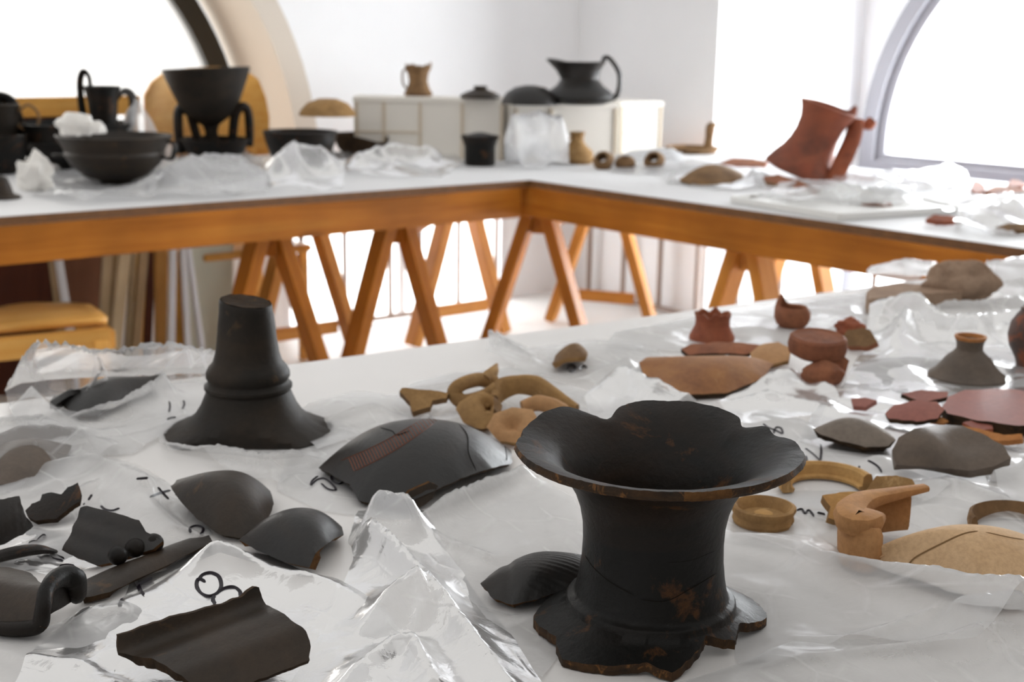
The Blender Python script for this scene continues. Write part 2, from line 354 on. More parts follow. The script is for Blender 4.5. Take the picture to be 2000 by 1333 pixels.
# right rear table
t = empty('work_table', (X0, 2.0, 0), 'white-topped pine table along the right window, holding the broken red jug', 'table')
tabletop('tabletop', [(X0+.014,-.4),(4.28,-.4),(4.28,4.62),(X0+.014,4.62)], TOPR, t)
beam('apron_board', (X0+.03,4.6,TZ-TH-.0515), (X0+.03,-.4,TZ-TH-.0515), .032, AP-TH-.002, PINE, t)
beam('apron_board', (4.25,4.6,TZ-TH-.0515), (4.25,-.4,TZ-TH-.0515), .032, AP-TH-.002, PINE, t)
# near table
BETA = -.094; YN = lambda x: 1.6445+BETA*x
t = empty('work_table', (.7, .9, 0), 'white-topped table in the foreground covered with plastic bags and sherds', 'table')
ux = np.array([1, BETA])/math.hypot(1, BETA); uy = np.array([-ux[1], ux[0]])
c0 = np.array([-.9, YN(-.9)]); c1 = np.array([2.72, YN(2.72)])
tabletop('tabletop', [tuple(c0-uy*1.45), tuple(c1-uy*1.45), tuple(c1), tuple(c0)], TOPM, t)
for off in (.03, 1.42):
    a, b = c0-uy*off, c1-uy*off
    beam('apron_board', (*a,TZ-TH-.05), (*b,TZ-TH-.05), .03, .10, PINE, t)
def trestle(f, r, label, mat_f, mat_r, sp=(.035,.24), half=None):
    """two A-frames joined by a top rail; f and r are the xy of the front and rear apex"""
    f, r = np.array(f), np.array(r)
    e = empty('trestle', (*((f+r)/2), 0), label, 'trestle', 'pine trestles under the tables')
    ax = (r-f)/np.linalg.norm(r-f); sd = np.array([ax[1], -ax[0]]); 
    if half is not None: sd = np.array(half)
    zt = TZ-AP-.004
    beam('top_rail', (*f,zt-.035), (*r,zt-.035), .05, .06, mat_f, e)
    for q, m in ((f, mat_f), (r, mat_r)):
        for s in (-1, 1):
            a = q+sd*s*sp[0]; b = q+sd*s*sp[1]
            beam('leg', (*b,.012), (*a,zt), .075, .042, m, e, up=(*sd,0))
        a, b = q-sd*sp[1]*.62, q+sd*sp[1]*.62
        beam('crossbar', (*a,.14), (*b,.14), .02, .05, m, e)
    return e
def yx(px, py, Y): p = onY(px, py, Y); return (p[0], p[1])
def xx(px, py, X): p = onX(px, py, X); return (p[0], p[1])
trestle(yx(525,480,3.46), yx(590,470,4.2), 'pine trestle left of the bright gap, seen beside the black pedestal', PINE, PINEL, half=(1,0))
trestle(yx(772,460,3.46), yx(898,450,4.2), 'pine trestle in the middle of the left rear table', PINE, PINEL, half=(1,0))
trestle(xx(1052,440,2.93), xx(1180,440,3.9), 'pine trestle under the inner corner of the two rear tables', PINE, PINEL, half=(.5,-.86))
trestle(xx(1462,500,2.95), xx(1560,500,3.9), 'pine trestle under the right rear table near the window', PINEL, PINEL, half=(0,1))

# ------------------------------------------------------------------ railing behind the tables
def railing(label, pts, mat, zb=.02, zt=TZ-.1):
    e = empty('railing', (pts[0][0], pts[0][1], 0), label, 'railing', 'railings below the windows')
    for (x, y) in pts: beam('baluster', (x,y,zb), (x,y,zt), .018, .018, mat, e, bev=.002)
    a, b = pts[0], pts[-1]
    beam('top_rail', (a[0],a[1],zt+.012), (b[0],b[1],zt+.012), .03, .024, mat, e)
    beam('bottom_rail', (a[0],a[1],zb), (b[0],b[1],zb), .02, .02, mat, e)
railing('thin metal railing behind the trestles of the left rear table', [yx(px,560,4.70) for px in (590,674,762,820,895,968)], RAILM)
railing('thin brown metal railing under the right rear table', [xx(px,540,4.36) for px in (1150,1217,1288,1362,1441,1524,1613,1708)], RAILM)

# ------------------------------------------------------------------ shape builders
GF = np.array([FW[0], FW[1], 0.0]); GF /= np.linalg.norm(GF)
def rot_to(tilt, az):
    """lean the z axis by tilt towards azimuth az"""
    return np.array(Matrix.Rotation(tilt, 3, Vector((-math.sin(az), math.cos(az), 0))))
def shell_prof(outer, t, closed_base=True):
    """outer: (r,z) bottom->top; returns closed loop outer up, inner down"""
    o = [(max(r, 0.0), z) for r, z in outer]
    inner = []
    zb = o[0][1]
    for i, (r, z) in enumerate(o[::-1]):
        k = len(o)-1-i
        a = o[max(k-1,0)]; b = o[min(k+1,len(o)-1)]
        dr, dz = b[0]-a[0], b[1]-a[1]; l = math.hypot(dr, dz) or 1
        q = (r-t*dz/l, z+t*dr/l)
        if q[0] < t*.6 or (closed_base and q[1] < zb+t):
            if closed_base: q = (max(q[0], 0), max(q[1], zb+t))
        inner.append((max(q[0], 0.0005), q[1]))
    return o+inner
def lathe(name, prof, c, mats, parent=None, n=56, th=(0, 2*math.pi), fn=None, M=None, mfun=None, jag=0, seed=0, angle=35, closed=True):
    """revolve the closed loop prof round c; fn(theta,r,z,k)->(r,z); partial sweeps get end caps"""
    full = abs(th[1]-th[0]) > 2*math.pi-1e-3
    nn = n if full else n+1
    T = [th[0]+(th[1]-th[0])*i/n for i in range(nn)]
    m = len(prof); V, F, MI = [], [], []
    for t in T:
        for k, (r, z) in enumerate(prof):
            rr, zz = (r, z) if fn is None else fn(t, r, z, k)
            V.append((rr*math.cos(t), rr*math.sin(t), zz))
    for i in range(n):
        j = (i+1) % nn
        for k in range(m if closed else m-1):
            k2 = (k+1) % m
            F.append((i*m+k, j*m+k, j*m+k2, i*m+k2)); MI.append(mfun(k, T[i]) if mfun else 0)
    if not full:
        F.append(tuple(range(m))); F.append(tuple((nn-1)*m+k for k in range(m))[::-1]); MI += [1 if len(mats) > 1 else 0]*2 if isinstance(mats, (list, tuple)) else [0, 0]
        if jag:
            V = np.array(V)
            for i in (0, nn-1):
                for k in range(m):
                    V[i*m+k] += np.array(noise.noise_vector(Vector((k*.7, seed+i, 1.3))))*jag
    V = np.array(V)
    if M is not None: V = V @ np.asarray(M).T
    V = V + np.asarray(c)
    o = mesh(name, V, F, mats, parent, MI, angle=angle)
    # weld poles
    bm = bmesh.new(); bm.from_mesh(o.data); bmesh.ops.remove_doubles(bm, verts=bm.verts, dist=1e-5); bm.to_mesh(o.data); bm.free()
    o.data.set_sharp_from_angle(angle=math.radians(angle))
    return o
def scale_at(x, y, z=0):
    p = P(x, y, z); return depth(p)/FPX, math.sqrt(1-sdep(x, y)**2)
def base_at(x, y, rb=0, z=0):
    """world point whose round base of rb px shows its front at pixel row y"""
    return P(x, y-rb*sdep(x, y), z)
def pot(name, x, y, prof_px, mats, t=.004, z=0, parent=None, M=None, n=48, fn=None, base=None, th=(0, 2*math.pi), closed_base=True, **k):
    """vessel from a pixel profile [(radius, height)] standing with its front bottom at pixel (x, y)"""
    rb = prof_px[0][0] if base is None else base
    c = base_at(x, y, rb, z); s = depth(c)/FPX; cz = math.sqrt(1-sdep(x, y)**2)
    pr = [(r*s, h*s/cz) for r, h in prof_px]
    o = lathe(name, shell_prof(pr, t, closed_base) if t else pr+[(0.0003, pr[-1][1])], c, mats, parent, n=n, fn=fn, M=M, th=th, **k)
    if z == 0: foot_circle(c, max(rb*s, .01)*1.05)
    return o, c, s
def frames(path):
    path = [Vector(p) for p in path]; n = len(path); fr = []
    up = None
    for i in range(n):
        t = (path[min(i+1, n-1)]-path[max(i-1, 0)]).normalized()
        if up is None:
            up = Vector((0,0,1)) if abs(t.z) < .9 else Vector((1,0,0))
        y = up.cross(t).normalized(); up = t.cross(y).normalized(); fr.append((t, y, up))
    return path, fr
def smooth_path(pts, n):
    """Catmull-Rom through pts, n samples"""
    p = [np.array(q, float) for q in pts]; p = [2*p[0]-p[1]]+p+[2*p[-1]-p[-2]]
    out = []; m = len(p)-3
    for i in range(n):
        u = i/(n-1)*m; k = min(int(u), m-1); f = u-k
        a, b, c, d = p[k:k+4]
        out.append(.5*((2*b)+(-a+c)*f+(2*a-5*b+4*c-d)*f*f+(-a+3*b-3*c+d)*f**3))
    return out
def tube(name, pts, rad, mat, parent=None, n=24, k=10, flat=1.0, smooth=True, sec=None, mats=None):
    """tube through pts with radii rad (list or number); flat squeezes the section along its up axis"""
    q = smooth_path(pts, n) if smooth else [np.array(p) for p in pts]; n = len(q)
    R = np.interp(np.linspace(0, 1, n), np.linspace(0, 1, len(rad)), rad) if isinstance(rad, (list, tuple)) else [rad]*n
    path, fr = frames(q); V, F = [], []
    for (p, (t, y, u), r) in zip(path, fr, R):
        for j in range(k):
            a = 2*math.pi*j/k; V.append(p+y*r*math.cos(a)+u*r*flat*math.sin(a))
    for i in range(n-1):
        for j in range(k): F.append((i*k+j, i*k+(j+1)%k, (i+1)*k+(j+1)%k, (i+1)*k+j))
    F.append(tuple(range(k))); F.append(tuple((n-1)*k+j for j in range(k))[::-1])
    mi = [0]*(len(F)-2)+[1, 1] if mats else None
    return mesh(name, [tuple(v) for v in V], F, mats or mat, parent, mi, angle=50)
def resample(poly, step, jag=0, seed=0, closed=True):
    """points along a closed polygon every step, with a jagged offset that keeps the corners"""
    poly = [np.array(p, float) for p in poly]; out = []
    for i in range(len(poly) if closed else len(poly)-1):
        a, b = poly[i], poly[(i+1) % len(poly)]; l = np.linalg.norm((b-a)[:2]); m = max(1, int(round(l/step)))
        for j in range(m):
            p = a+(b-a)*j/m
            if jag and j:
                nn = noise.noise_vector(Vector((p[0]/step*.35+seed, p[1]/step*.35, seed*1.7)))
                p = p+np.array([nn[0], nn[1], nn[2]][:len(p)])*jag
            out.append(p)
    return out
def cap(name, outline, apex, mats, t=.006, p=2.0, nr=12, jag=.0012, step=.007, seed=1, parent=None, disp=None, label=None, cat='sherd', group=None, fp=True):
    """convex sherd lying hollow side down: outline and apex are (px, py, height) triples"""
    dz = 0.0
    for it in range(3):
        O = np.array(resample([P(x, y, z+dz) for x, y, z in outline], step, jag, seed)); n = len(O)
        fo = [(q-CAM) @ GF for q in O]; v_ = ray(apex[0], apex[1]); kk = (.5*min(fo)+.5*max(fo))/(v_ @ GF); A = CAM+v_*kk
        SM = [O]
        q_ = O
        for lev in range(3):
            for _ in range(max(3, n//(7-2*lev))): q_ = .5*q_+.25*np.roll(q_, 1, 0)+.25*np.roll(q_, -1, 0)
            SM.append(q_)
        V = [A]
        for i in range(1, nr+1):
            q = i/nr; lv = (1-q)*3.6; k = min(int(lv), 2); f = min(lv-k, 1.0); o_ = SM[k]*(1-f)+SM[k+1]*f
            for o in o_:
                xy = A[:2]+(o[:2]-A[:2])*q; z = o[2]+(A[2]-o[2])*(1-q**p)
                V.append(np.array([xy[0], xy[1], z]))
        F = [(0, 1+j, 1+(j+1) % n) for j in range(n)]
        for i in range(nr-1):
            a, b = 1+i*n, 1+(i+1)*n
            for j in range(n): F.append((a+j, b+j, b+(j+1) % n, a+(j+1) % n))
        ring = [1+(nr-1)*n+j for j in range(n)]
        if it < 2 and parent is None: dz += rest_gap(V, F, t)
    return _solid(name, V, F, ring, mats, t, parent, disp, label, cat, group, O if fp else None)
def _normals(V, F):
    me = bpy.data.meshes.new('tmp'); me.from_pydata(np.asarray(V).tolist(), [], F)
    bm = bmesh.new(); bm.from_mesh(me); bmesh.ops.recalc_face_normals(bm, faces=bm.faces); bm.normal_update()
    NN = np.array([v.normal[:] for v in bm.verts]); bm.free(); bpy.data.meshes.remove(me)
    return -NN if NN[:, 2].sum() < 0 else NN
def rest_gap(V, F, t):
    """how far the solid has to rise (or sink) so that it just rests on the table"""
    V = np.asarray(V); I = V-_normals(V, F)*t
    return TZ+.0022-min(V[:, 2].min(), I[:, 2].min())
def _solid(name, V, F, ring, mats, t, parent, disp, label, cat, group, fpoly):
    V = np.array(V); NN = _normals(V, F)
    if disp is not None:
        for i in range(len(V)): V[i] += NN[i]*disp(V[i])
    n = len(V); I = V-NN*t
    low = I[:, 2].min()
    W = np.vstack([V, I]); G = list(F)+[tuple(q+n for q in f)[::-1] for f in F]; MI = [0]*len(G)
    m = len(ring)
    for j in range(m):
        a, b = ring[j], ring[(j+1) % m]; G.append((a, b, b+n, a+n)); MI.append(1)
    if parent is None:
        W[:, 2] += TZ+.0022-W[:, 2].min()
    o = mesh(name, W, G, mats, parent, MI, angle=38)
    if label: setp(o, label, cat, group)
    if fpoly is not None: foot([p[:2] for p in fpoly])
    return o
def tile(name, outline, ctrl, mats, t=.006, bulge=0.0, cyl=None, prof=None, step=9, jag=2.0, seed=1, grid=11, parent=None, disp=None, label=None, cat='sherd', group=None, fp=True, rest=True):
    """flat or curved sherd: pixel outline on a plane through three (px,py,height) points,
    bulged by a paraboloid (cyl: only across that pixel direction) or by prof(u,v) metres"""
    dz = 0.0
    for it in range(3):
        V, T, ring = _tile_pts(outline, [(x, y, z+dz) for x, y, z in ctrl], bulge, cyl, prof, step, jag, seed, grid)
        if it < 2 and parent is None: dz += rest_gap(V, T, t)
    return _solid(name, V, T, ring, mats, t, parent, disp, label, cat, group, [V[i] for i in ring] if fp else None)
def _tile_pts(outline, ctrl, bulge, cyl, prof, step, jag, seed, grid):
    a, b, c = [P(*q) for q in ctrl]
    nn = np.cross(b-a, c-a); nn /= np.linalg.norm(nn)
    if nn @ (CAM-a) < 0: nn = -nn
    def hit(x, y, h):
        v = ray(x, y); k = ((a+nn*h-CAM) @ nn)/(v @ nn); return CAM+v*k
    eu = hit(*ctrl[1][:2], 0)-a; eu -= nn*(eu @ nn); eu /= np.linalg.norm(eu)
    if cyl is not None:
        e = hit(*cyl[1], 0)-hit(*cyl[0], 0); eu = e/np.linalg.norm(e)
    ev = np.cross(nn, eu)
    O2 = np.array([((hit(x, y, 0)-a) @ eu, (hit(x, y, 0)-a) @ ev) for x, y in outline])
    cu, cv = (O2.min(0)+O2.max(0))/2; ru, rv = (O2.max(0)-O2.min(0))/2
    def h(u, v):
        if prof is not None: return prof((u-cu)/ru, (v-cv)/rv)
        if cyl is not None: return bulge*(1-((v-cv)/rv)**2)
        return bulge*(1-.5*((u-cu)/ru)**2-.5*((v-cv)/rv)**2)
    def proj(x, y):
        q = 0.0
        for _ in range(10):
            p = hit(x, y, q); q = .5*q+.5*h((p-a) @ eu, (p-a) @ ev)
        return hit(x, y, q)
    B = resample([np.array([x, y]) for x, y in outline], step, jag, seed); nb = len(B)
    xs = np.array(B); pts = [Vector(p) for p in B]
    x0, y0 = xs.min(0); x1, y1 = xs.max(0)
    from_poly = xs
    for gy in np.arange(y0, y1, grid):
        for gx in np.arange(x0, x1, grid):
            p = np.array([gx+(grid/2 if int((gy-y0)/grid) % 2 else 0), gy])
            if inside(from_poly, p[None])[0] and np.min(np.hypot(*(xs-p).T)) > step*.55: pts.append(Vector(p))
    r = geometry.delaunay_2d_cdt(pts, [], [list(range(nb))], 1, 1e-6)
    V2, T = r[0], r[2]
    org = r[3]; idx = {}
    for i, l in enumerate(org):
        for q in l: idx.setdefault(q, i)
    V = [proj(v.x, v.y) for v in V2]; ring = [idx[i] for i in range(nb)]
    return V, [tuple(f) for f in T], ring
def inside(poly, pts):
    x, y = pts[:, 0], pts[:, 1]; r = np.zeros(len(pts), bool); n = len(poly)
    for i in range(n):
        x1, y1 = poly[i][:2]; x2, y2 = poly[(i+1) % n][:2]
        c = (y1 > y) != (y2 > y)
        if c.any():
            xi = (x2-x1)*(y-y1)/((y2-y1) if y2 != y1 else 1e-12)+x1; r ^= c & (x < xi)
    return r
def lump(name, x, y, rx, ry, rz, mats, seed=0, amp=.25, z=0, parent=None, label=None, cat=None, group=None, sub=4, yaw=0, flatb=True, freq=1.3):
    """stone-like lump, pixel half sizes rx, rz and depth ry; bottom at pixel row y"""
    c = P(x, y, z); s = depth(c)/FPX
    bm = bmesh.new(); bmesh.ops.create_icosphere(bm, subdivisions=sub, radius=1)
    R = np.array([[RT[0], -RT[1], 0], [RT[1], RT[0], 0], [0, 0, 1]]); R[:, :2] /= np.linalg.norm(R[:2, 0])
    V = []
    for v in bm.verts:
        p = v.co; k = 1+amp*noise.fractal(p*freq+Vector((seed*3.1, seed, 0)), 1, 2, 4)
        q = p*k; V.append((q.x*rx*s, q.y*ry*s, max(q.z, -.75 if flatb else -9)*rz*s))
    V = np.array(V) @ np.array(Matrix.Rotation(yaw, 3, 'Z')).T @ R.T
    V[:, 2] -= V[:, 2].min(); V += c+np.array([0, 0, .0015])
    F = [tuple(v.index for v in f.verts) for f in bm.faces]; bm.free()
    o = mesh(name, V, F, mats, parent, angle=60)
    if label: setp(o, label, cat, group)
    foot_circle(V.mean(0), (rx+ry)/2*s)
    return o

# ------------------------------------------------------------------ pottery on the near table
AZR = math.atan2(RT[1], RT[0])             # azimuth of the picture's right
def phi(t): return math.degrees((t-AZR+math.pi) % (2*math.pi)-math.pi)
def bumpf(x, c, wd): return math.exp(-((x-c)/wd)**2)
def wrap(a): return (a+180) % 360-180
# the big black neck in the foreground
VC = P(1268, 1222)
fl_px = [(1497,1222),(1492,1232),(1440,1258),(1432,1285),(1375,1290),(1345,1318),(1310,1335),(1262,1322),(1195,1322),(1100,1306),(1085,1268),(1040,1226),(1052,1212),(1090,1185),(1160,1162),(1268,1150),(1400,1160),(1470,1190)]
fl = []
for x, y in fl_px:
    q = P(x, y)-VC; fl.append((phi(math.atan2(q[1], q[0])), math.hypot(q[0], q[1])))
fl.sort(); fl = [(fl[-1][0]-360, fl[-1][1])]+fl+[(fl[0][0]+360, fl[0][1])]
def fl_r(p): return float(np.interp(p, [a for a, _ in fl], [b for _, b in fl]))
NP = [(.093,.0008),(.093,.0065),(.0838,.0115),(.0745,.0165),(.0675,.0205),(.0668,.0245),(.0652,.0265),(.0622,.0272),(.0600,.031),
      (.0575,.043),(.0556,.058),(.0550,.073),(.0556,.087),(.0580,.100),(.0622,.112),(.0690,.1235),(.0785,.133),(.0900,.1405),(.1010,.1445),
      (.1078,.1442),(.1102,.1472),(.1088,.1515),(.1000,.1498),(.0880,.1455),(.0765,.1380),(.0660,.127),(.0570,.112),(.0515,.097),(.0488,.080),
      (.0490,.062),(.0515,.045),(.0560,.030),(.0640,.017),(.0740,.0095),(.089,.0015)]
def nfn(t, r, z, k):
    p = phi(t); jag = noise.noise(Vector((p*.12, 1.3, k*.05)))
    if k <= 3 or k >= len(NP)-3:
        R_ = fl_r(p)+.0012*noise.noise(Vector((p*.3, .2, 4))); cone = lambda q: float(np.interp(q, [.0675,.0745,.0838,.093,.115], [.0205,.0162,.0120,.0085,.0050]))
        f_ = {0: 1.0, 1: 1.0, 2: .66, 3: .3, len(NP)-1: .97, len(NP)-2: .6, len(NP)-3: .25}[k]
        r = .0675+(R_-.0675)*f_; z = cone(r)
        if k == 0: z = max(.0008, z-.0075); 
        if k >= len(NP)-3: z = max(.0006, z-.0078)
    if 17 <= k <= 24:                                     # the flaring lip with its bites
        f = (r-.075)/.035; f = max(0, min(1, f))
        notch = .022*bumpf(wrap(p-112), 0, 9)+.013*bumpf(wrap(p-38), 0, 5)+.004*bumpf(wrap(p+92), 0, 8)+.004*bumpf(wrap(p-170), 0, 5)+.005*bumpf(wrap(p-22), 0, 6)
        r -= f*notch; z -= f*notch*.30
        r += f*(.0035*bumpf(wrap(p-5), 0, 22)+.0016*jag+.0007*f**5*noise.noise(Vector((p*.5, 6.1, 0))))
        z += f*(.006*bumpf(wrap(p-72), 0, 26)+.005*bumpf(wrap(p-135), 0, 16)-.0035*bumpf(wrap(p-5), 0, 25)+.0012*jag+.0006*f**5*noise.noise(Vector((p*.45, 2.1, 0))))
    if 5 <= k <= 7: r += .0006*jag; z += .0008*noise.noise(Vector((p*.06, 2, 2)))
    return r, z
def nm(k, t):
    p = phi(t)
    if k in (0, len(NP)-1): return 2
    if k in (19, 20): return 1 if abs(wrap(p+78)) < 9 else 2
    return 0
neck = empty('broken_amphora_neck', VC, 'large black burnished amphora neck with flaring chipped rim, standing in the right foreground', 'pottery neck')
lathe('neck_body', NP, VC, [BLACK, BREAK, WORN], neck, n=220, fn=nfn, mfun=nm, angle=50)
foot([P(x, y) for x, y in fl_px])
# hairline cracks on it
def vsurf(px, py):
    """point on the outside of the neck under a pixel (front side)"""
    v = ray(px, py); v = v/np.linalg.norm(v); best = None
    rr = sorted([(z, r) for r, z in NP[4:19]])
    for tt in np.linspace(.7, 1.2, 1200):
        q = CAM+v*tt; zz = q[2]-TZ
        if 0 < zz < .15 and math.hypot(q[0]-VC[0], q[1]-VC[1]) < np.interp(zz, [a for a, _ in rr], [b for _, b in rr]): return CAM+v*(tt-.0012)
    return None
def decal(name, pts, surf, wd, mat, parent):
    W = [surf(*p[:2]) for p in smooth_path([(*p, 0) for p in pts], len(pts)*4)]; W = [w_ for w_ in W if w_ is not None]
    V, F = [], []
    for i, p in enumerate(W):
        d = W[min(i+1, len(W)-1)]-W[max(i-1, 0)]; sd = np.cross(d, CAM-p); sd = sd/(np.linalg.norm(sd) or 1)*wd/2*(1 if 0 < i < len(W)-1 else .2)
        V += [p-sd, p+sd]
    if len(W) > 1: mesh(name, V, [(2*i, 2*i+1, 2*i+3, 2*i+2) for i in range(len(W)-1)], mat, parent, smooth=False)
decal('crack', [(1142,1085),(1160,1110),(1195,1140),(1240,1165)], vsurf, .0006, CRACK, neck)
decal('crack', [(1250,1172),(1300,1175),(1350,1150),(1400,1120)], vsurf, .0006, CRACK, neck)
decal('crack', [(1400,1075),(1350,1095),(1300,1100)], vsurf, .0003, CRACK, neck)

# black pedestal stem
def pfn(t, r, z, k):
    p = phi(t); f = math.cos(math.radians(wrap(p+88)))
    if f > .25: r = min(r, .066/f)
    if r > .075: r += .003*noise.noise(Vector((p*.1, .5, 9)))
    return r, z
PC = P(488, 846); ps = depth(PC)/FPX
pp = [(160,0),(161,5),(142,13),(122,23),(104,38),(92,56),(84,74),(80,84),(84,89),(84,94),(78,98),(76,103),(80,110),(80,118),(75,128),(66,138),(61,155),(57,180),(54,210),(51,232),(50,247),(48,250)]
pr = [(r*ps, z*ps/.955) for r, z in pp]
e = empty('pedestal_foot', PC, 'dull black vessel stem with double ring moulding and flared foot, standing upright', 'pottery stem')
def ptop(t, r, z, k):
    r, z = pfn(t, r, z, k)
    if k >= 20: z += .004*math.cos(math.radians(phi(t)-160))+.0015*noise.noise(Vector((t*2, 1, 1)))
    return r, z
lathe('stem_body', pr, PC, [SOOT], e, n=96, fn=ptop, closed=False)
lathe('broken_top', [(.0003, 250*ps/.955-.0006),(20*ps, 249*ps/.955),(46*ps, 250.5*ps/.955)], PC, [BREAKD], e, n=48, closed=False,
      fn=lambda t, r, z, k: (r, z+(.004*math.cos(math.radians(phi(t)-160))*r/(48*ps))+.0012*noise.noise(Vector((r*90*math.cos(t), r*90*math.sin(t), 3)))))
foot_circle(PC, 120*ps)

def grooves(ax, n, amp, sharp=1.0):
    """relief: parallel grooves across the world direction ax"""
    return lambda p: amp*math.sin((p[0]*ax[0]+p[1]*ax[1])*n)
# big black dome sherd with the red hatched band
big = cap('vessel_shoulder_sherd', [(622,914,0),(650,930,.004),(682,946,.006),(700,978,0),(775,994,0),(835,965,.010),(900,935,.014),(960,915,.012),(1000,905,.002),(998,880,0),(940,868,0),(850,862,0),(740,868,0),(665,885,0)],
    (815,829,.056), [BLACK2, BREAKD], t=.006, p=2.3, seed=3, step=.006,
    label='large convex black sherd with a red hatched band and cracks, left of the big neck', cat='sherd')
def bigsurf(px, py):
    return surf_hit(big, px, py)
def surf_hit(o, px, py, lift=.0005):
    v = ray(px, py); v = v/np.linalg.norm(v); loc = np.array(WLOC[o.name])
    if o.name not in BVH:
        BVH[o.name] = BVHTree.FromPolygons([q.co.copy() for q in o.data.vertices], [tuple(f.vertices) for f in o.data.polygons])
    h, nrm, _, _ = BVH[o.name].ray_cast(Vector(CAM-loc), Vector(v))
    return np.array(h)+loc-v*lift*2 if h is not None else None
decal('crack', [(742,836),(765,842),(775,850),(800,842)], bigsurf, .0010, CRACK, big)
decal('crack', [(890,822),(912,850),(915,885),(930,920)], bigsurf, .0012, CRACK, big)
decal('crack', [(965,850),(985,872),(990,900)], bigsurf, .0016, CRACK, big)
up_ = lambda f: (664+f*166, 901-f*86+6*math.sin(f*3.1)); lo_ = lambda f: (692+f*168, 921-f*104+8*math.sin(f*3.1))
for k in range(30):                                   # hatched band
    f = k/29; (x0_, y0_), (x1_, y1_) = lo_(f*.96), up_(min(1, f*.96+.10))
    decal('painted_hatching', [(x0_,y0_),((x0_+x1_)/2,(y0_+y1_)/2-1),(x1_,y1_)], bigsurf, .0011, STRIPE, big)
decal('painted_hatching', [up_(f) for f in (0,.25,.5,.75,1)], bigsurf, .0008, STRIPE, big)
decal('painted_hatching', [lo_(f) for f in (0,.25,.5,.75,1)], bigsurf, .0008, STRIPE, big)
tile('small_curved_sherd', [(772,1000),(800,960),(840,942),(856,950),(845,975),(815,995)], [(772,1000,.002),(850,950,.02),(845,985,.002)], [BLACKR, BREAK], t=.004, step=7,
    label='small dark sherd with brown edge under the front of the large hatched sherd')
# ribbed sherd behind the neck
cap('ribbed_sherd', [(938,1141,.006),(962,1170,0),(1000,1182,0),(1050,1172,.003),(1085,1160,.006),(1150,1168,.002),(1215,1160,0),(1220,1120,0),(1130,1110,0),(1050,1105,0),(1000,1108,.002),(965,1118,.006)],
    (1075,1086,.032), [BLACK2, BREAK], t=.007, p=2.4, seed=5, step=.003, nr=30,
    disp=lambda p: (.00022*math.sin((p @ GF)*1500+(p @ RT)*300) if (p @ RT) > (P(1020,1130) @ RT) else -.0016*bumpf(((p @ RT)-(P(992,1130) @ RT)), 0, .004)),
    label='dark grey sherd with fine ribs and two grooves beside the foot of the big neck')
# rim sherd in the left foreground
def rimprof(u, v):
    # v runs away from the lip: raised flaring lip, hollow, gently rounded body
    v = -v
    lip = .024*math.exp(-((v+1.0)/.22)**2)
    return lip+.010*(1-((v-.35)/.8)**2)+.0025*math.exp(-((v-.5)/.2)**2)-.003*math.exp(-((v+.45)/.22)**2)
tile('rim_sherd', [(230,1241),(242,1238),(330,1208),(420,1184),(470,1168),(498,1147),(506,1148),(512,1168),(520,1182),(560,1204),(598,1234),(606,1258),(605,1290),(560,1308),(500,1330),(445,1352),(395,1352),(350,1318),(300,1288),(232,1276)],
    [(235,1262,.012),(512,1160,.030),(600,1295,.004)], [BLACKR, BREAKD], t=.008, cyl=((235,1262),(512,1160)), prof=rimprof, step=6, jag=2.6, grid=6,
    label='large brown-black rim sherd with raised lip at the front left, below the bag marked 8')
# trefoil spout fragment at the left edge
cap('spout_fragment', [(-70,1150,.02),(-60,1215,0),(-10,1228,0),(45,1236,0),(80,1225,.008),(88,1180,.022),(92,1150,.03),(60,1120,.014),(10,1108,.012),(-40,1115,.014)], (5,1135,.034), [BLACKR, BREAKD], t=.006, seed=9,
    label='brown-black spout fragment with rolled lip at the left edge of the foreground', cat='pottery spout')
sp = bpy.data.objects['spout_fragment']
tube('rolled_lip', [P(-40,1225,.006),P(30,1230,.008),P(75,1222,.012),P(84,1190,.026),P(92,1150,.036),P(118,1128,.036),P(143,1132,.030),P(150,1160,.016),P(148,1172,.008)], [.005,.006,.0065,.006,.006,.0085,.010,.008,.004], BLACK, sp, n=48)
tile('spout_cheek', [(86,1190),(96,1150),(130,1130),(152,1150),(152,1170),(100,1200)], [(86,1192,.02),(135,1132,.028),(152,1170,.006)], [BLACK, BREAK], t=.006, bulge=.004, parent=sp, step=7, fp=False)
# handle strip
cap('handle_strip', [(152,1140,0),(162,1168,0),(215,1157,0),(300,1117,0),(370,1082,0),(416,1060,0),(408,1046,0),(370,1052,0),(290,1088,0),(200,1120,0)], (290,1088,.010), [BLACKR, BREAKD], t=.006, p=2.6, seed=12,
    label='long flat grey-brown sherd running diagonally behind the bag marked 8')
# dark sherd with knobs
kn = tile('knobbed_sherd', [(120,1076),(140,1040),(158,994),(170,990),(225,1003),(272,1018),(285,1040),(318,1058),(300,1075),(262,1085),(225,1098),(190,1106),(150,1092)], [(120,1078,.006),(200,1000,.036),(230,1100,.003)], [BLACK2, BREAK], t=.007, bulge=.008, step=8,
    disp=lambda p: .0009*math.sin((p[2]*1.0+p[0]*.2)*420), label='angular black sherd with wavy relief lines and three round knobs')
for x, y, r in ((230,1086,.0085),(264,1071,.0088),(299,1062,.0092)):
    q = P(x, y, .020); bm = bmesh.new(); bmesh.ops.create_uvsphere(bm, u_segments=20, v_segments=14, radius=r)
    V = [np.array(v.co)*[1,1,.95]+q for v in bm.verts]; F = [tuple(v.index for v in f.verts) for f in bm.faces]; bm.free()
    mesh('knob', V, F, BLACK, kn)
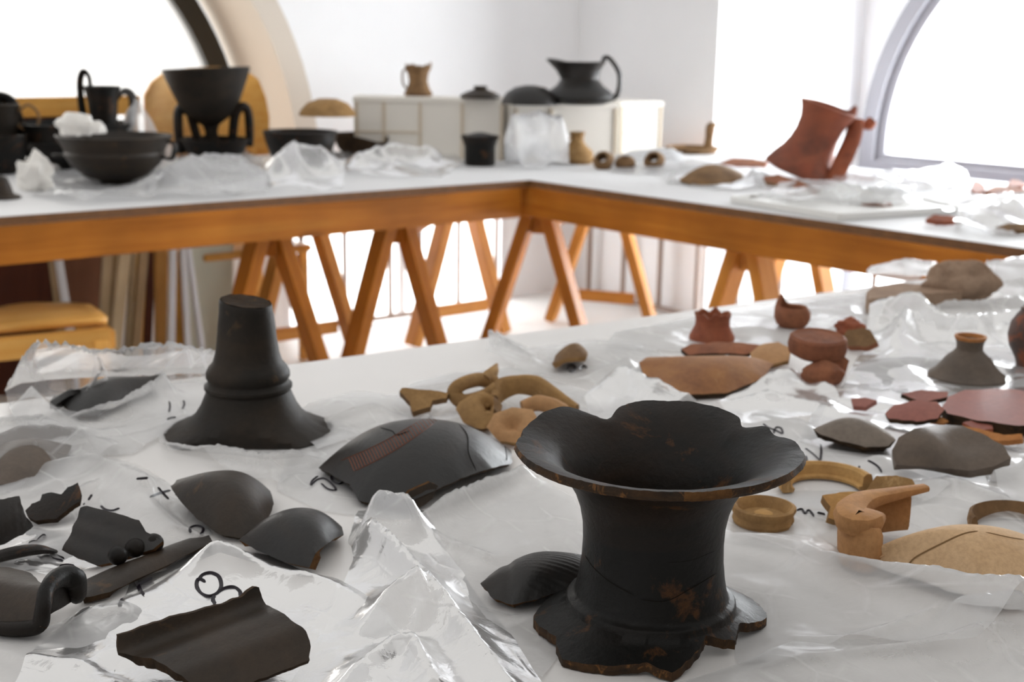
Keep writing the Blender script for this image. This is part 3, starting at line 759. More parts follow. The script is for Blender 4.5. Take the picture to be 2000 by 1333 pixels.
# left edge fragments
tile('ribbed_neck_sherd', [(-40,985),(0,976),(38,969),(41,985),(52,1010),(66,1028),(45,1045),(0,1066),(-50,1080)], [(-40,1070,.002),(38,970,.034),(64,1030,.006)], [BLACK2, BREAKD], t=.006, bulge=.012, step=8, grid=7,
    disp=lambda p: .0006*math.sin((p[0]*.9-p[1]*.3)*1100), label='black neck sherd with fine rings at the left edge')
tile('scalloped_sherd', [(49,998),(62,984),(78,978),(82,966),(100,962),(120,966),(132,952),(152,943),(158,960),(155,980),(140,990),(110,1014),(70,1018),(54,1010)], [(50,1006,.003),(150,948,.022),(110,1014,.003)], [BLACK, BREAKD], t=.006, bulge=.004, step=6, grid=8,
    label='small scalloped black sherd with a jagged edge near the left edge')
tube('handle_fragment', [P(-30,1096,.006),P(20,1082,.016),P(70,1074,.014),P(108,1078,.004)], [.008,.009,.008,.003], BLACK, None, n=26, flat=.6)
setp(bpy.data.objects['handle_fragment'], 'thin curved black handle fragment at the left edge beside marker writing', 'handle fragment')
# smooth black sherds in the middle left
cap('smooth_black_sherd', [(333,950,.018),(348,974,.014),(385,1015,.004),(430,1045,0),(478,1052,0),(518,1028,.002),(535,985,.006),(528,960,.004),(500,955,0),(440,952,0),(380,955,.004),(345,938,.018)], (440,928,.034), [BLACKR, BREAKD], t=.006, p=2.4, seed=21,
    label='rounded grey-black sherd in front of the pedestal stem')
cap('shoulder_sherd', [(466,1055,.006),(500,1075,.002),(560,1100,0),(604,1110,0),(616,1082,.012),(640,1062,.014),(671,1046,.002),(668,1030,0),(630,1022,0),(560,1020,0),(500,1030,.004)], (588,1000,.036), [BLACK2, BREAK], t=.009, p=2.3, seed=24, nr=14,
    label='black shoulder sherd with thick orange-brown broken edge, below the hatched sherd')
# sherds inside the bags on the left
cap('bagged_black_sherd', [(98,800,.002),(110,782,.006),(150,812,0),(192,812,0),(255,775,.004),(316,730,.016),(300,750,0),(230,745,0),(160,760,0)], (215,741,.030), [BLACK2, BREAKD], t=.006, seed=31, fp=False,
    label='crescent-shaped black sherd inside the open bag at the back left')
cap('bagged_grey_sherd', [(-40,935,0),(0,948,0),(70,935,0),(128,900,0),(140,870,0),(80,860,0),(0,870,0)], (40,868,.024), [GREYD, BREAKD], t=.006, seed=33, fp=False,
    label='grey-brown sherd seen through the bag at the left edge')

# ------------------------------------------------------------------ ochre pieces, right foreground
def ring_piece(name, x, y, prof, a0, a1, mats, label, n=40, fn=None, cat='sherd', seed=0, jag=.0015, M=None):
    """partly preserved ring: prof in px (closed loop), kept between picture angles a0..a1 (0 right, 90 back); x, y is the centre on the table"""
    c = P(x, y); s = depth(c)/FPX; cz = math.sqrt(1-sdep(x, y)**2)
    pr = [(r*s, z*s/cz) for r, z in prof]
    o = lathe(name, pr, c, mats, None, n=n, th=(math.radians(a0)+AZR, math.radians(a1)+AZR), fn=fn, seed=seed, jag=jag, M=M)
    o.location.z += max(0, TZ+.002-o.location.z); WLOC[o.name] = tuple(o.location)
    if label: setp(o, label, cat)
    return o, c, s
# half ring base
o, c, s = ring_piece('ring_base_fragment', 1612, 963, [(66,1),(88,0),(92,6),(92,24),(87,31),(79,32),(74,27),(72,10),(64,7)], 2, 192, [OCHRE, OCHRED], 'ochre half-ring base fragment with tiny ink numerals, behind the round base', seed=3)
foot_circle(c, 92*s)
for px in ((1568,952),(1574,951),(1581,949),(1588,948),(1607,944),(1613,943),(1619,942)):
    surf = lambda a, b: surf_hit(o, a, b)
    decal('ink_numeral', [(px[0],px[1]-3),(px[0]+2,px[1]),(px[0],px[1]+4)], surf, .0012, INK, o)
# round base with disc
rb = empty('round_vessel_base', P(1490,1022), 'complete round ochre vessel base with a raised disc inside, right of the big neck', 'pottery base')
c = P(1490,1022); s = depth(c)/FPX
prof = [(0.3,2),(50,2),(56,0),(60,8),(58,17),(63,26),(62,33),(55,35),(50,29),(44,15),(0.3,13)]
pr = [(r*s, z*s/.93) for r, z in prof]
def rbf(t, r, z, k):
    p = phi(t)
    if 2 <= k <= 7: r -= .004*bumpf(wrap(p+25), 0, 8)*(1 if k < 6 else .3)
    return r, z
lathe('ring_wall', pr, c, [OCHRED], rb, n=72, fn=rbf)
lathe('inner_disc', [(0.3*s,13*s),(19*s,13*s),(18*s,21*s),(12*s,24*s),(.3*s,24*s)], c, [OCHRE], rb, n=32)
foot_circle(c, 62*s)
# flat pieces behind the curved rim
tile('flat_ochre_sherd', [(1693,962),(1700,945),(1712,930),(1750,929),(1782,937),(1788,950),(1770,962),(1730,966)], [(1695,962,.006),(1785,945,.016),(1730,966,.005)], [OCHRED, OCHRE], t=.010, bulge=.003, step=8, label='thin striped ochre sherd lying behind the curved rim piece')
tile('small_tan_sherd', [(1606,968),(1640,962),(1700,960),(1712,975),(1690,1000),(1640,1018),(1618,1012),(1622,990)], [(1606,968,.022),(1700,962,.022),(1630,1014,.006)], [OCHRE, OCHRED], t=.010, bulge=.003, step=8, label='small tan sherd tucked behind the left of the curved rim piece')
# curved rim piece (thick hooked rim)
rp = empty('curved_rim_piece', P(1720,1040), 'thick hooked orange-brown rim piece standing on edge, curling open to the right', 'sherd')
path = [P(1778,1034,.006),P(1728,1046,.010),P(1690,1062,.016),P(1660,1048,.022),P(1652,1012,.030),P(1690,985,.036),P(1750,972,.036),P(1808,953,.040)]
def strip(name, pts, hh, ww, mats, parent, n=40, twist=None):
    """upright band with a rounded section following pts"""
    q = smooth_path(pts, n); V, F = [], []; k = 10
    H_ = np.interp(np.linspace(0,1,n), np.linspace(0,1,len(hh)), hh); W_ = np.interp(np.linspace(0,1,n), np.linspace(0,1,len(ww)), ww)
    for i, p in enumerate(q):
        d = q[min(i+1,n-1)]-q[max(i-1,0)]; d[2] = 0; d /= np.linalg.norm(d); nx = np.array([d[1], -d[0], 0])
        for j in range(k):
            a = 2*math.pi*j/k; cx, cz = math.cos(a), math.sin(a)
            V.append(p+nx*W_[i]*np.sign(cx)*abs(cx)**.7+np.array([0,0,1])*H_[i]*np.sign(cz)*abs(cz)**.6)
    for i in range(n-1):
        for j in range(k): F.append((i*k+j, i*k+(j+1)%k, (i+1)*k+(j+1)%k, (i+1)*k+j))
    F.append(tuple(range(k))); F.append(tuple((n-1)*k+j for j in range(k))[::-1])
    V = np.array(V); V[:, 2] = np.maximum(V[:, 2], TZ+.002)
    return mesh(name, V, F, mats, parent, [0]*(len(F)-2)+[len(mats)-1]*2, angle=50)
hc = [P(1712,1072,.022),P(1690,1075,.022),P(1664,1062,.022),P(1658,1030,.024),P(1690,1004,.026),P(1735,1000,.026),P(1775,1000,.026)]
strip('rim_wall', hc, [.020,.024,.024,.024,.022,.020,.018], [.008,.011,.011,.009,.007,.006,.005], [RIMC, OCHRE], rp)
strip('rolled_rim', [P(1718,1010,.042),P(1700,1014,.043),P(1672,1022,.044),P(1662,1002,.045),P(1690,978,.047),P(1740,966,.048),P(1808,953,.050)], [.005,.009,.010,.009,.007,.005,.003], [.007,.014,.016,.015,.012,.009,.006], [RIMC, OCHRE], rp)
foot([P(1640,1060),P(1680,1085),P(1730,1075),P(1800,1045),P(1800,1010),P(1660,1020)])
# beige dome with a crack
bd = cap('beige_dome_sherd', [(1655,1096,.004),(1700,1100,0),(1800,1135,0),(1950,1180,0),(2080,1170,0),(2100,1110,0),(2060,1075,0),(1950,1060,0),(1850,1058,0),(1760,1070,0)], (1885,1036,.045), [BEIGE, TAN], t=.009, p=2.3, seed=41, fp=False, nr=16,
    label='large pale beige convex sherd with a crack, at the right edge')
decal('crack', [(1772,1106),(1790,1088),(1840,1062),(1880,1044),(1910,1038)], lambda a, b: surf_hit(bd, a, b), .0014, CRACKB, bd)
decal('crack', [(1925,1040),(1970,1050),(2000,1055)], lambda a, b: surf_hit(bd, a, b), .0009, CRACKB, bd)
ring_piece('brown_rim_fragment', 1990, 1046, [(80,2),(94,0),(98,14),(96,30),(90,33),(86,22)], 40, 185, [BROWN, BROWN], 'dark brown rim fragment behind the beige dome at the right edge', seed=8)

# ------------------------------------------------------------------ grey sherds and red pile, right
cap('grey_dome_sherd', [(1588,838,.006),(1605,850,.004),(1640,862,.002),(1690,874,0),(1735,872,0),(1750,860,.004),(1735,845,0),(1690,838,0),(1630,832,0)], (1665,818,.034), [GREY, BREAKD], t=.012, p=2.2, seed=51, label='smooth pale grey convex sherd with dark broken edge')
def saddle(u, v): return .020*(1-v*v)*(.35+.65*math.exp(-((u+.55)/.5)**2))+.010*math.exp(-((u-.9)/.35)**2)-.006*math.exp(-((u-.3)**2+v*v)/.2)
tile('grey_saddle_sherd', [(1742,880),(1755,855),(1785,838),(1830,830),(1880,832),(1920,848),(1960,870),(1975,895),(1940,912),(1900,920),(1830,914),(1750,908)], [(1745,905,.006),(1860,832,.03),(1930,915,.005)], [GREYD, GREYD], t=.014, prof=saddle, cyl=((1750,895),(1940,900)), step=9, grid=9, label='dark grey-brown curved sherd shaped like a saddle, right of the grey dome')
tile('red_plate_sherd', [(1840,795),(1852,775),(1885,762),(1960,760),(2040,768),(2060,830),(1990,832),(1900,820),(1850,808)], [(1840,797,.018),(2040,768,.030),(1990,832,.018)], [PINK, BREAKD], t=.014, bulge=.002, step=10, grid=14, label='large flat dark pink plate sherd at the right edge')
tile('pink_sherd', [(1728,808),(1745,792),(1790,782),(1830,785),(1845,800),(1832,818),(1790,824),(1735,818)], [(1728,812,.004),(1800,783,.02),(1800,823,.004)], [PINK, BREAKD], t=.008, bulge=.008, step=7, label='glossy pink-red curved sherd left of the red plate sherd')
tile('pink_sherd', [(1760,770),(1800,762),(1852,766),(1850,776),(1800,786)], [(1760,771,.010),(1850,766,.014),(1800,786,.006)], [PINK, BREAKD], t=.006, step=7, label='thin red sliver behind the glossy pink sherd')
tile('pink_sherd', [(1662,779),(1690,777),(1712,782),(1690,795),(1666,793)], [(1662,790,.003),(1712,782,.010),(1690,795,.003)], [PINK, PINK], t=.007, step=6, jag=1, label='single small red triangle sherd lying apart on white plastic')
tile('orange_chip', [(1810,815),(1830,811),(1852,822),(1840,828),(1815,825)], [(1810,823,.004),(1850,820,.009),(1830,828,.003)], [ORANGE, ORANGE], t=.006, step=6, jag=1, label='tiny orange chip below the glossy pink sherd')
tile('orange_sherd', [(1880,832),(1920,840),(1960,850),(1996,848),(1996,858),(1950,862),(1900,850)], [(1880,834,.010),(1996,850,.016),(1950,862,.006)], [ORANGE, ORANGE], t=.008, step=7, label='narrow orange sherd between the red plate and grey saddle sherds')
tile('pink_sherd', [(1880,826),(1900,820),(1935,826),(1940,838),(1910,842)], [(1880,828,.016),(1938,828,.018),(1910,842,.012)], [PINK, RED], t=.006, step=6, label='small red chip on top of the narrow orange sherd')

# small jars and pieces further back on the right
j = empty('broken_jar_neck', base_at(1888,752,60), 'grey-brown jar neck with spreading shoulder and orange rim, right side', 'pottery neck')
c = base_at(1888,752,62); s = depth(c)/FPX
jp = [(74,0),(74,4),(62,12),(52,24),(42,38),(30,48),(25,54),(25,64),(28,72),(30,76),(30,79),(25,79),(21,72),(20,56),(28,46),(48,26),(66,4)]
lathe('jar_shoulder', [(r*s, z*s/.95) for r, z in jp], c, [GREYD, ORANGE], j, n=56, mfun=lambda k, t: 1 if 8 <= k <= 11 else 0,
      fn=lambda t, r, z, k: (r+(.006*noise.noise(Vector((t*2.2, 1, 5))) if r > .045 else 0), z))
foot_circle(c, 70*s)
pot('small_black_jar', 2008, 720, [(22,0),(24,8),(26,14),(40,40),(44,60),(40,84),(30,100),(24,108),(26,114)], [clay('jar_grey_red', (.10,.06,.05), (.05,.035,.03), (.24,.07,.03), 20, .52, .5)], t=.004)
setp(bpy.data.objects['small_black_jar'], 'small dark jar with orange foot cut by the right edge', 'jar')
lump('carved_stone', 1873, 590, 72, 46, 46, STONE, seed=4, amp=.30, label='large rounded brown stone fragment with a carved hollow, back right of the near table', cat='stone')
tile('stone_slab', [(1692,572),(1706,560),(1760,552),(1850,560),(1880,570),(1780,576),(1697,584)], [(1692,572,.024),(1860,562,.024),(1697,584,.024)], [STONE, STONE], t=.026, step=9, label='flat brown slab fragment beside the carved stone', cat='stone')
# cup with spike
c = base_at(1546,645,30); s = depth(c)/FPX
cu = [(22,0),(30,6),(35,18),(35,28),(31,36),(27,40),(23,36),(26,26),(26,12),(0.3,8)]
rc = lathe('broken_cup', [(0.3*s,0)]+[(r*s, z*s/.97) for r, z in cu], c, [REDB], None, n=48, fn=lambda t, r, z, k: (r, z+(.018*bumpf(wrap(phi(t)-135), 0, 22) if 4 <= k <= 8 else 0)))
setp(rc, 'small brown ring-shaped cup with a pointed broken rim, back of the near table', 'cup'); foot_circle(c, 36*s)
# jagged red neck
c = base_at(1390,672,42); s = depth(c)/FPX
rn = [(44,0),(44,6),(40,14),(34,26),(33,38),(36,50),(31,50),(27,38),(28,24),(34,8),(38,2)]
o = lathe('jagged_red_neck', [(r*s, z*s/.97) for r, z in rn], c, [RED, REDB], None, n=64, fn=lambda t, r, z, k: (r, z+(.008*noise.noise(Vector((t*2.6, 4, 1))) if 4 <= k <= 6 else 0)), mfun=lambda k, t: 1 if k in (5,) else 0)
setp(o, 'red vessel neck with a jagged broken top, back of the near table', 'pottery neck'); foot_circle(c, 46*s)
tile('flat_red_sherd', [(1330,682),(1350,672),(1410,668),(1452,670),(1490,676),(1460,692),(1400,690),(1345,694)], [(1330,686,.004),(1480,674,.010),(1400,691,.004)], [REDB, BREAKD], t=.006, bulge=.006, step=8, label='flat red-brown sherd in front of the jagged red neck')
tile('flat_orange_sherd', [(1465,690),(1485,674),(1520,668),(1545,680),(1540,705),(1500,715),(1470,708)], [(1465,700,.004),(1530,670,.016),(1500,715,.003)], [TAN, OCHRED], t=.006, bulge=.005, step=8, label='flat pale orange sherd left of the stacked red disc')
# long curved tile sherd
cap('long_brown_sherd', [(1248,708,.012),(1256,730,.004),(1300,760,.002),(1345,772,0),(1420,768,0),(1490,740,0),(1512,712,.002),(1490,704,0),(1420,704,0),(1330,706,0),(1265,698,.012)], (1400,703,.026), [clay('orange_brown_long_clay', (.40,.19,.075), (.22,.095,.045), (.46,.27,.13), 16, .62, .75, .35, .25), BREAKD], t=.007, p=2.2, seed=61, label='long curved orange-brown sherd lying lengthwise, behind the big neck')
# red disc on a foot
d = empty('red_footed_disc', base_at(1592,752,40), 'thick round red-brown lid lying on a broken foot', 'pottery lid')
c = base_at(1590,748,44); s = depth(c)/FPX
lathe('disc', [(0.3*s,44*s),(40*s,44*s),(54*s,52*s),(57*s,66*s),(54*s,82*s),(48*s,86*s),(40*s,84*s),(20*s,86*s),(.3*s,85*s)], c, [REDB], d, n=56, M=rot_to(.10, AZR-1.5), fn=lambda t, r, z, k: (r*(1+.03*noise.noise(Vector((t*1.3,2,2)))), z))
lump('foot_stump', 1605, 752, 42, 34, 26, [REDB], seed=5, amp=.2, parent=d)
tile('attached_sherd', [(1610,700),(1640,690),(1659,705),(1648,740),(1622,752),(1600,742)], [(1610,748,.004),(1659,705,.03),(1648,742,.005)], [REDB, BREAKD], t=.012, step=7, parent=d, fp=False)
lump('small_red_sherd', 1657, 656, 27, 20, 18, RED, seed=7, amp=.35, label='small rounded red sherd behind the brown chunk', cat='sherd')
tile('brown_chunk', [(1646,662),(1655,645),(1685,640),(1700,645),(1714,668),(1690,678),(1655,676)], [(1646,668,.006),(1700,645,.026),(1690,678,.004)], [BROWN, REDB], t=.012, step=7, label='small angular brown sherd right of the stacked red disc')
cap('small_arched_sherd', [(1078,712,.004),(1090,706,.010),(1110,700,.012),(1147,697,.012),(1148,688,.008),(1140,684,0),(1110,686,0),(1085,694,0)], (1122,672,.028), [BROWN, OCHRED], t=.008, seed=66, label='small arched brown sherd on a white marked label bag, centre back')
# brown fragments in the centre
tile('brown_rim_chip', [(780,765),(785,758),(840,762),(877,768),(872,778),(845,782),(840,795),(806,805),(800,785)], [(782,764,.022),(877,770,.020),(808,805,.003)], [OCHRED, BROWN], t=.010, step=7, label='small T-shaped brown rim chip, leftmost of the brown fragments')
hr = empty('handle_ring_fragment', P(930,790), 'broken brown handle forming a ring with a pointed spur, centre back', 'handle fragment')
tube('ring', [P(968,748,.030),P(935,742,.036),P(900,752,.036),P(888,768,.026),P(905,785,.016),P(945,775,.02),P(972,760,.03)], [.009,.009,.009,.010,.010,.009,.010], OCHRED, hr, n=36)
tube('spur', [P(945,745,.034),P(962,728,.040),P(970,712,.044)], [.010,.008,.002], OCHRED, hr, n=12)
strip('broken_arch', [P(965,790,.016),P(975,765,.024),P(1010,752,.030),P(1050,756,.028),P(1085,774,.020),P(1128,797,.010)], [.012,.016,.012,.014,.010,.004], [.006,.007,.007,.008,.008,.005], [OCHRED, BROWN], None)
o = bpy.data.objects['broken_arch']; setp(o, 'long arched brown handle fragment, rightmost of the brown fragments', 'handle fragment')
def knuckle(u, v): return .012*(1-.6*u*u-.6*v*v)-.028*math.exp(-((u-.42)**2+(v+.05)**2)/.05)
tile('brown_knuckle_fragment', [(890,800),(897,786),(925,768),(945,765),(965,775),(964,805),(960,835),(935,838),(905,826)], [(892,808,.014),(950,768,.034),(940,838,.004)], [OCHRED, BROWN], t=.012, prof=knuckle, step=7, grid=6, label='knuckle-shaped brown fragment with a dark hole, between the handle ring and the hollow piece')
def hollow(u, v): return .012*(1-.6*u*u-.6*v*v)-.016*math.exp(-((u+.15)**2+(v+.1)**2)/.12)
tile('hollow_brown_fragment', [(950,835),(965,808),(1000,796),(1040,800),(1048,815),(1040,850),(1010,866),(975,862)], [(952,848,.010),(1020,798,.032),(1010,866,.006)], [TAN, OCHRED], t=.010, prof=hollow, step=7, grid=6, label='tan fragment with a round hollow, nearest of the brown fragments')
tube('rod_fragment', [P(1020,796,.016),P(1050,788,.02),P(1080,794,.018),P(1105,800,.012)], [.008,.010,.010,.006], TAN, None, n=16)
setp(bpy.data.objects['rod_fragment'], 'short rounded tan rod lying between the brown fragments', 'sherd')

# ------------------------------------------------------------------ plastic bags
def tin(rs, lo, hi, step, amp, ang, stretch):
    """piecewise-linear random relief on a warped triangular lattice: sharp creases like crumpled film"""
    c, s_ = math.cos(ang), math.sin(ang); ph = rs.uniform(0, 6.28, 8)
    N_ = 64; H = rs.uniform(-1, 1, (N_, N_))*amp; D = rs.random_sample((N_, N_)) < .5
    def f(p):
        u = (p[:,0]*c+p[:,1]*s_)/(step*stretch); v = (-p[:,0]*s_+p[:,1]*c)/step
        u2 = u+.55*np.sin(v*.9+ph[0])+.35*np.sin(v*1.9+u*.7+ph[1]); v2 = v+.7*np.sin(u*.8+ph[2])+.4*np.sin(u*2.1-v*.5+ph[3])
        i = np.floor(u2).astype(int); j = np.floor(v2).astype(int); a = u2-i; b = v2-j; i %= N_; j %= N_; i1 = (i+1) % N_; j1 = (j+1) % N_
        h00, h10, h01, h11 = H[i,j], H[i1,j], H[i,j1], H[i1,j1]; d = D[i,j]
        t1 = np.where(a > b, h00+a*(h10-h00)+b*(h11-h10), h00+b*(h01-h00)+a*(h11-h01))
        t2 = np.where(a+b < 1, h00+a*(h10-h00)+b*(h01-h00), h11+(1-a)*(h01-h11)+(1-b)*(h10-h11))
        return np.where(d, t1, t2)
    return f
def seg_dist(pts, a, b):
    d = b-a; l = d @ d; t = np.clip(((pts-a) @ d)/(l or 1e-9), 0, 1); return np.hypot(*(pts-a-t[:,None]*d).T), t
class Bag: pass
ZB = [0]
def bag(label, outline, ridges=(), amp=.004, seed=1, res=.005, mat=None, cat='plastic bag', z0=None, over=False, big=.065, small=.022, support=0.0, edge=.0, group=None, name='plastic_bag', tall=0):
    """sheet of thin film: pixel outline on the table, ridges = [([(px,py,height)..], half width)], random creases"""
    rs = np.random.RandomState(seed); ZB[0] += 1
    zl = .0006+.00008*(ZB[0] % 9) if z0 is None else z0
    W = [P(x, y, support) for x, y in outline]; poly = np.array(resample([w_[:2] for w_ in W], res*1.6, res*.25, seed))
    rid = [([P(*q) for q in pts], wd) for pts, wd in ridges]
    lo, hi = poly.min(0), poly.max(0); ang = rs.uniform(0, 3.14)
    f1 = tin(rs, lo, hi, big, amp, ang, 2.2); f2 = tin(rs, lo, hi, small, amp*.2, ang+rs.uniform(.5, 1.2), 3.2); f4 = tin(rs, lo, hi, small*.5, amp*.05, ang+rs.uniform(-.6, .6), 4.0)
    f3 = tin(rs, lo, hi, big*1.5, amp*.9, ang+1.6, 3.0)
    feet = [] if over else [q for q in FOOT if (q.max(0) > lo-.03).all() and (q.min(0) < hi+.03).all()]
    def zf(pts):
        pts = np.atleast_2d(np.asarray(pts, float)); c = np.abs(f1(pts))+np.abs(f2(pts))+np.abs(f3(pts))+np.abs(f4(pts))
        R = np.zeros(len(pts))
        for path, wd in rid:
            best = np.zeros(len(pts))
            for a, b in zip(path[:-1], path[1:]):
                dd, t = seg_dist(pts, a[:2], b[:2]); h = a[2]+(b[2]-a[2])*t-TZ-support
                best = np.maximum(best, h*np.exp(-(dd/wd)**1.25))
            R = np.maximum(R, best)
        k = np.ones(len(pts))
        for q in feet:
            near = np.where(((pts > q.min(0)-.035) & (pts < q.max(0)+.035)).all(1))[0]
            if not len(near): continue
            sub = pts[near]; d = np.full(len(sub), 9.0)
            for i in range(len(q)):
                dd, _ = seg_dist(sub, q[i], q[(i+1) % len(q)]); d = np.minimum(d, dd)
            d[inside(q, sub)] = 0
            x = np.clip(d/.035, 0, 1); k[near] = np.minimum(k[near], x*x*(3-2*x))
        return zl+(c+R)*k
    pts = [Vector(p) for p in poly]; nb = len(pts)
    gx, gy = np.meshgrid(np.arange(lo[0], hi[0], res), np.arange(lo[1], hi[1], res))
    G = np.stack([gx.ravel(), gy.ravel()], 1)+rs.uniform(-.3, .3, (gx.size, 2))*res
    G = G[inside(poly, G)]
    # keep clear of the outline
    keep = np.ones(len(G), bool)
    for i in range(0, len(G), 4000):
        dmin = np.sqrt(((G[i:i+4000, None, :]-poly[None])**2).sum(-1)).min(1); keep[i:i+4000] = dmin > res*.5
    pts += [Vector(g) for g in G[keep]]
    r = geometry.delaunay_2d_cdt(pts, [], [list(range(nb))], 1, 1e-7)
    V2 = np.array([v[:] for v in r[0]]); Z = zf(V2)+TZ+support
    o = mesh(name, np.column_stack([V2, Z]), [tuple(f) for f in r[2]], mat or PLAST, angle=None)
    setp(o, label, cat, group)
    b = Bag(); b.o = o; b.zf = lambda x, y: float(zf([[x, y]])[0])+support
    return b
def write(b, strokes, wd=.0022):
    for s_ in strokes: decal('marker_writing', s_, lambda x, y: surf_hit(b.o, x, y, .0006), wd, INK, b.o)
# --- near table, front row first
b8 = bag('clear bag in the left foreground marked with a large 8 and a plus', [(30,1345),(75,1262),(160,1205),(238,1185),(262,1118),(330,1078),(420,1066),(530,1088),(640,1140),(765,1222),(835,1330),(850,1400),(600,1430),(150,1430)],
    [([(240,1188,.006),(262,1112,.018),(330,1074,.024),(420,1062,.026),(530,1084,.022),(640,1136,.014),(760,1215,.006)], .026), ([(90,1240,.004),(160,1195,.010),(240,1188,.008)], .012), ([(60,1290,.006),(200,1300,.010),(330,1345,.008)],.014)], .0036, 11, .0034, over=False)
write(b8, [[(402,1138),(388,1132),(384,1144),(392,1160),(408,1166),(424,1160),(432,1146),(428,1128),(412,1120),(396,1124),(388,1134)],
           [(424,1160),(440,1150),(456,1148),(468,1156),(470,1164)], [(420,1164),(416,1172),(420,1182)],
           [(262,1128),(269,1143),(276,1158),(281,1164)], [(266,1146),(282,1137),(298,1129)], [(232,1186),(240,1170),(250,1150)]], .0034)
write(b8, [[(308,1092),(320,1086),(330,1083)]], .0016)
bag('crumpled clear bag standing up in the centre foreground', [(690,1110),(680,1060),(700,1005),(760,985),(830,1000),(850,1060),(905,1130),(990,1240),(1060,1345),(1060,1420),(600,1420),(560,1345),(640,1230)],
    [([(690,1040,.024),(690,985,.040),(738,964,.046),(798,974,.042),(806,1010,.024)], .018), ([(700,1000,.036),(760,1045,.034),(810,1105,.026),(870,1170,.020),(940,1265,.012),(1000,1345,.008)], .014),
     ([(700,1240,.006),(760,1160,.022),(815,1122,.030),(838,1180,.016)], .018), ([(660,1345,.006),(765,1245,.018),(805,1240,.018),(850,1333,.010)], .013)], .005, 5, .0034, PLASTB)
bag('clear plastic sheet spreading from the hatched sherd to the big neck', [(800,1040),(830,1005),(900,965),(1010,918),(1120,980),(1180,1100),(1150,1190),(1060,1330),(1000,1300),(900,1150)],
    [([(812,1020,.022),(870,972,.026),(960,930,.026),(1020,912,.022)], .014), ([(900,1180,.005),(1010,1185,.010),(1100,1195,.004)], .012), ([(830,1030,.014),(950,1090,.008)],.01)], .005, 9, .0036)
bag('large milky plastic sheet with a raised folded edge in the right foreground', [(1395,1050),(1500,1056),(1640,1085),(1800,1130),(1960,1150),(2060,1160),(2080,1250),(1900,1290),(1650,1275),(1520,1300),(1440,1300),(1420,1180)],
    [([(1440,1052,.010),(1560,1070,.016),(1660,1094,.026),(1790,1112,.040),(1900,1127,.052),(1990,1136,.056),(2060,1150,.05)], .030), ([(1560,1255,.004),(1660,1248,.012),(1800,1205,.022),(1930,1160,.036)], .018)], .006, 17, .0036, PLASTW, over=False)
bag('clear crumpled bag along the bottom right corner', [(1290,1345),(1420,1310),(1560,1268),(1700,1262),(1900,1230),(2080,1200),(2100,1420),(1250,1440)],
    [([(1500,1310,.005),(1700,1275,.010),(1900,1235,.020),(2050,1210,.02)], .018), ([(1880,1180,.03),(1990,1160,.04)], .02)], .006, 23, .0036)
bag('clear bag under the left foreground spout fragment', [(-90,1260),(60,1235),(240,1190),(330,1230),(230,1300),(200,1420),(-120,1420)], [([(0,1250,.006),(110,1215,.012),(230,1180,.012)],.014)], .006, 29, .0036)
bm8 = bag('clear bag holding the knobbed sherd, its corner marked with a plus', [(-80,960),(40,925),(120,900),(190,893),(290,930),(380,1000),(416,1046),(330,1075),(160,1120),(-60,1130)],
    [([(100,912,.010),(180,893,.024),(260,922,.026),(330,965,.026),(380,1010,.020),(412,1042,.006)], .022), ([(60,1010,.006),(150,960,.012),(240,930,.014)], .01)], .005, 31, .0036)
write(bm8, [[(292,972),(312,964),(334,958)], [(308,952),(318,964),(330,976)], [(266,936),(278,935),(290,934)], [(342,966),(354,972),(358,978)], [(372,1042),(372,1032),(384,1028),(396,1032),(394,1042),(380,1048)]], .0026)
write(bm8, [[(196,988),(206,996),(220,998),(234,993)], [(163,984),(165,986)], [(172,978),(180,966)]], .0024)
bl = bag('flat clear bag at the left edge marked with small letters', [(-60,1040),(60,1030),(130,1050),(190,1110),(100,1130),(-60,1110)], [([(40,1100,.006),(120,1090,.010),(150,1110,.006)],.01)], .005, 37, .0036)
write(bl, [[(56,1062),(66,1058),(78,1060),(88,1050),(84,1046),(74,1056),(72,1066)], [(72,1086),(80,1090),(92,1086),(104,1092),(124,1096)], [(96,1082),(110,1086),(126,1092)], [(116,1106),(130,1104),(146,1106)]], .0024)
bag('milky bag draped over the grey sherd at the left edge', [(-80,880),(0,850),(90,832),(160,838),(235,885),(170,930),(60,975),(-80,985)], [([(-60,870,.034),(0,852,.036),(80,832,.040),(150,838,.036),(215,876,.010)], .03), ([(120,930,.006),(150,880,.014)],.014)], .005, 41, .005, PLAST, over=True)
b7 = bag('open clear bag at the back left with a black sherd inside', [(10,790),(20,745),(60,690),(150,682),(250,705),(340,690),(430,700),(470,740),(400,800),(330,850),(260,890),(130,900),(40,850)],
    [([(22,750,.030),(45,700,.056),(75,668,.070),(130,672,.066),(190,690,.052),(260,682,.056),(340,668,.060),(430,690,.042)], .016), ([(190,690,.052),(200,730,.040),(160,780,.016)], .012), ([(150,815,.014),(240,790,.022),(320,735,.034)], .012), ([(60,760,.030),(120,820,.012),(200,860,.006)], .016)], .006, 43, .005, PLAST, over=True)
write(b7, [[(330,806),(332,794),(330,784)], [(356,800),(360,790),(358,782)]], .0026)
bag('clear bag edge at the far left with a small mark', [(-60,830),(20,812),(80,825),(150,850),(60,870),(-60,870)], [([(0,820,.012),(80,815,.016),(140,840,.006)],.012)], .004, 44, .005)
bp_ = bag('clear bag under the pedestal stem', [(300,850),(330,820),(440,800),(640,820),(700,850),(690,900),(600,960),(480,940),(400,905),(330,895)],
    [([(318,868,.010),(390,878,.014),(430,872,.020),(520,890,.018),(640,878,.018),(700,868,.014)], .011), ([(520,890,.018),(530,920,.008),(528,950,.004)], .010), ([(395,870,.018),(405,905,.006)], .008)], .004, 47, .005)
write(bp_, [[(326,820),(336,817),(344,816)]], .003)
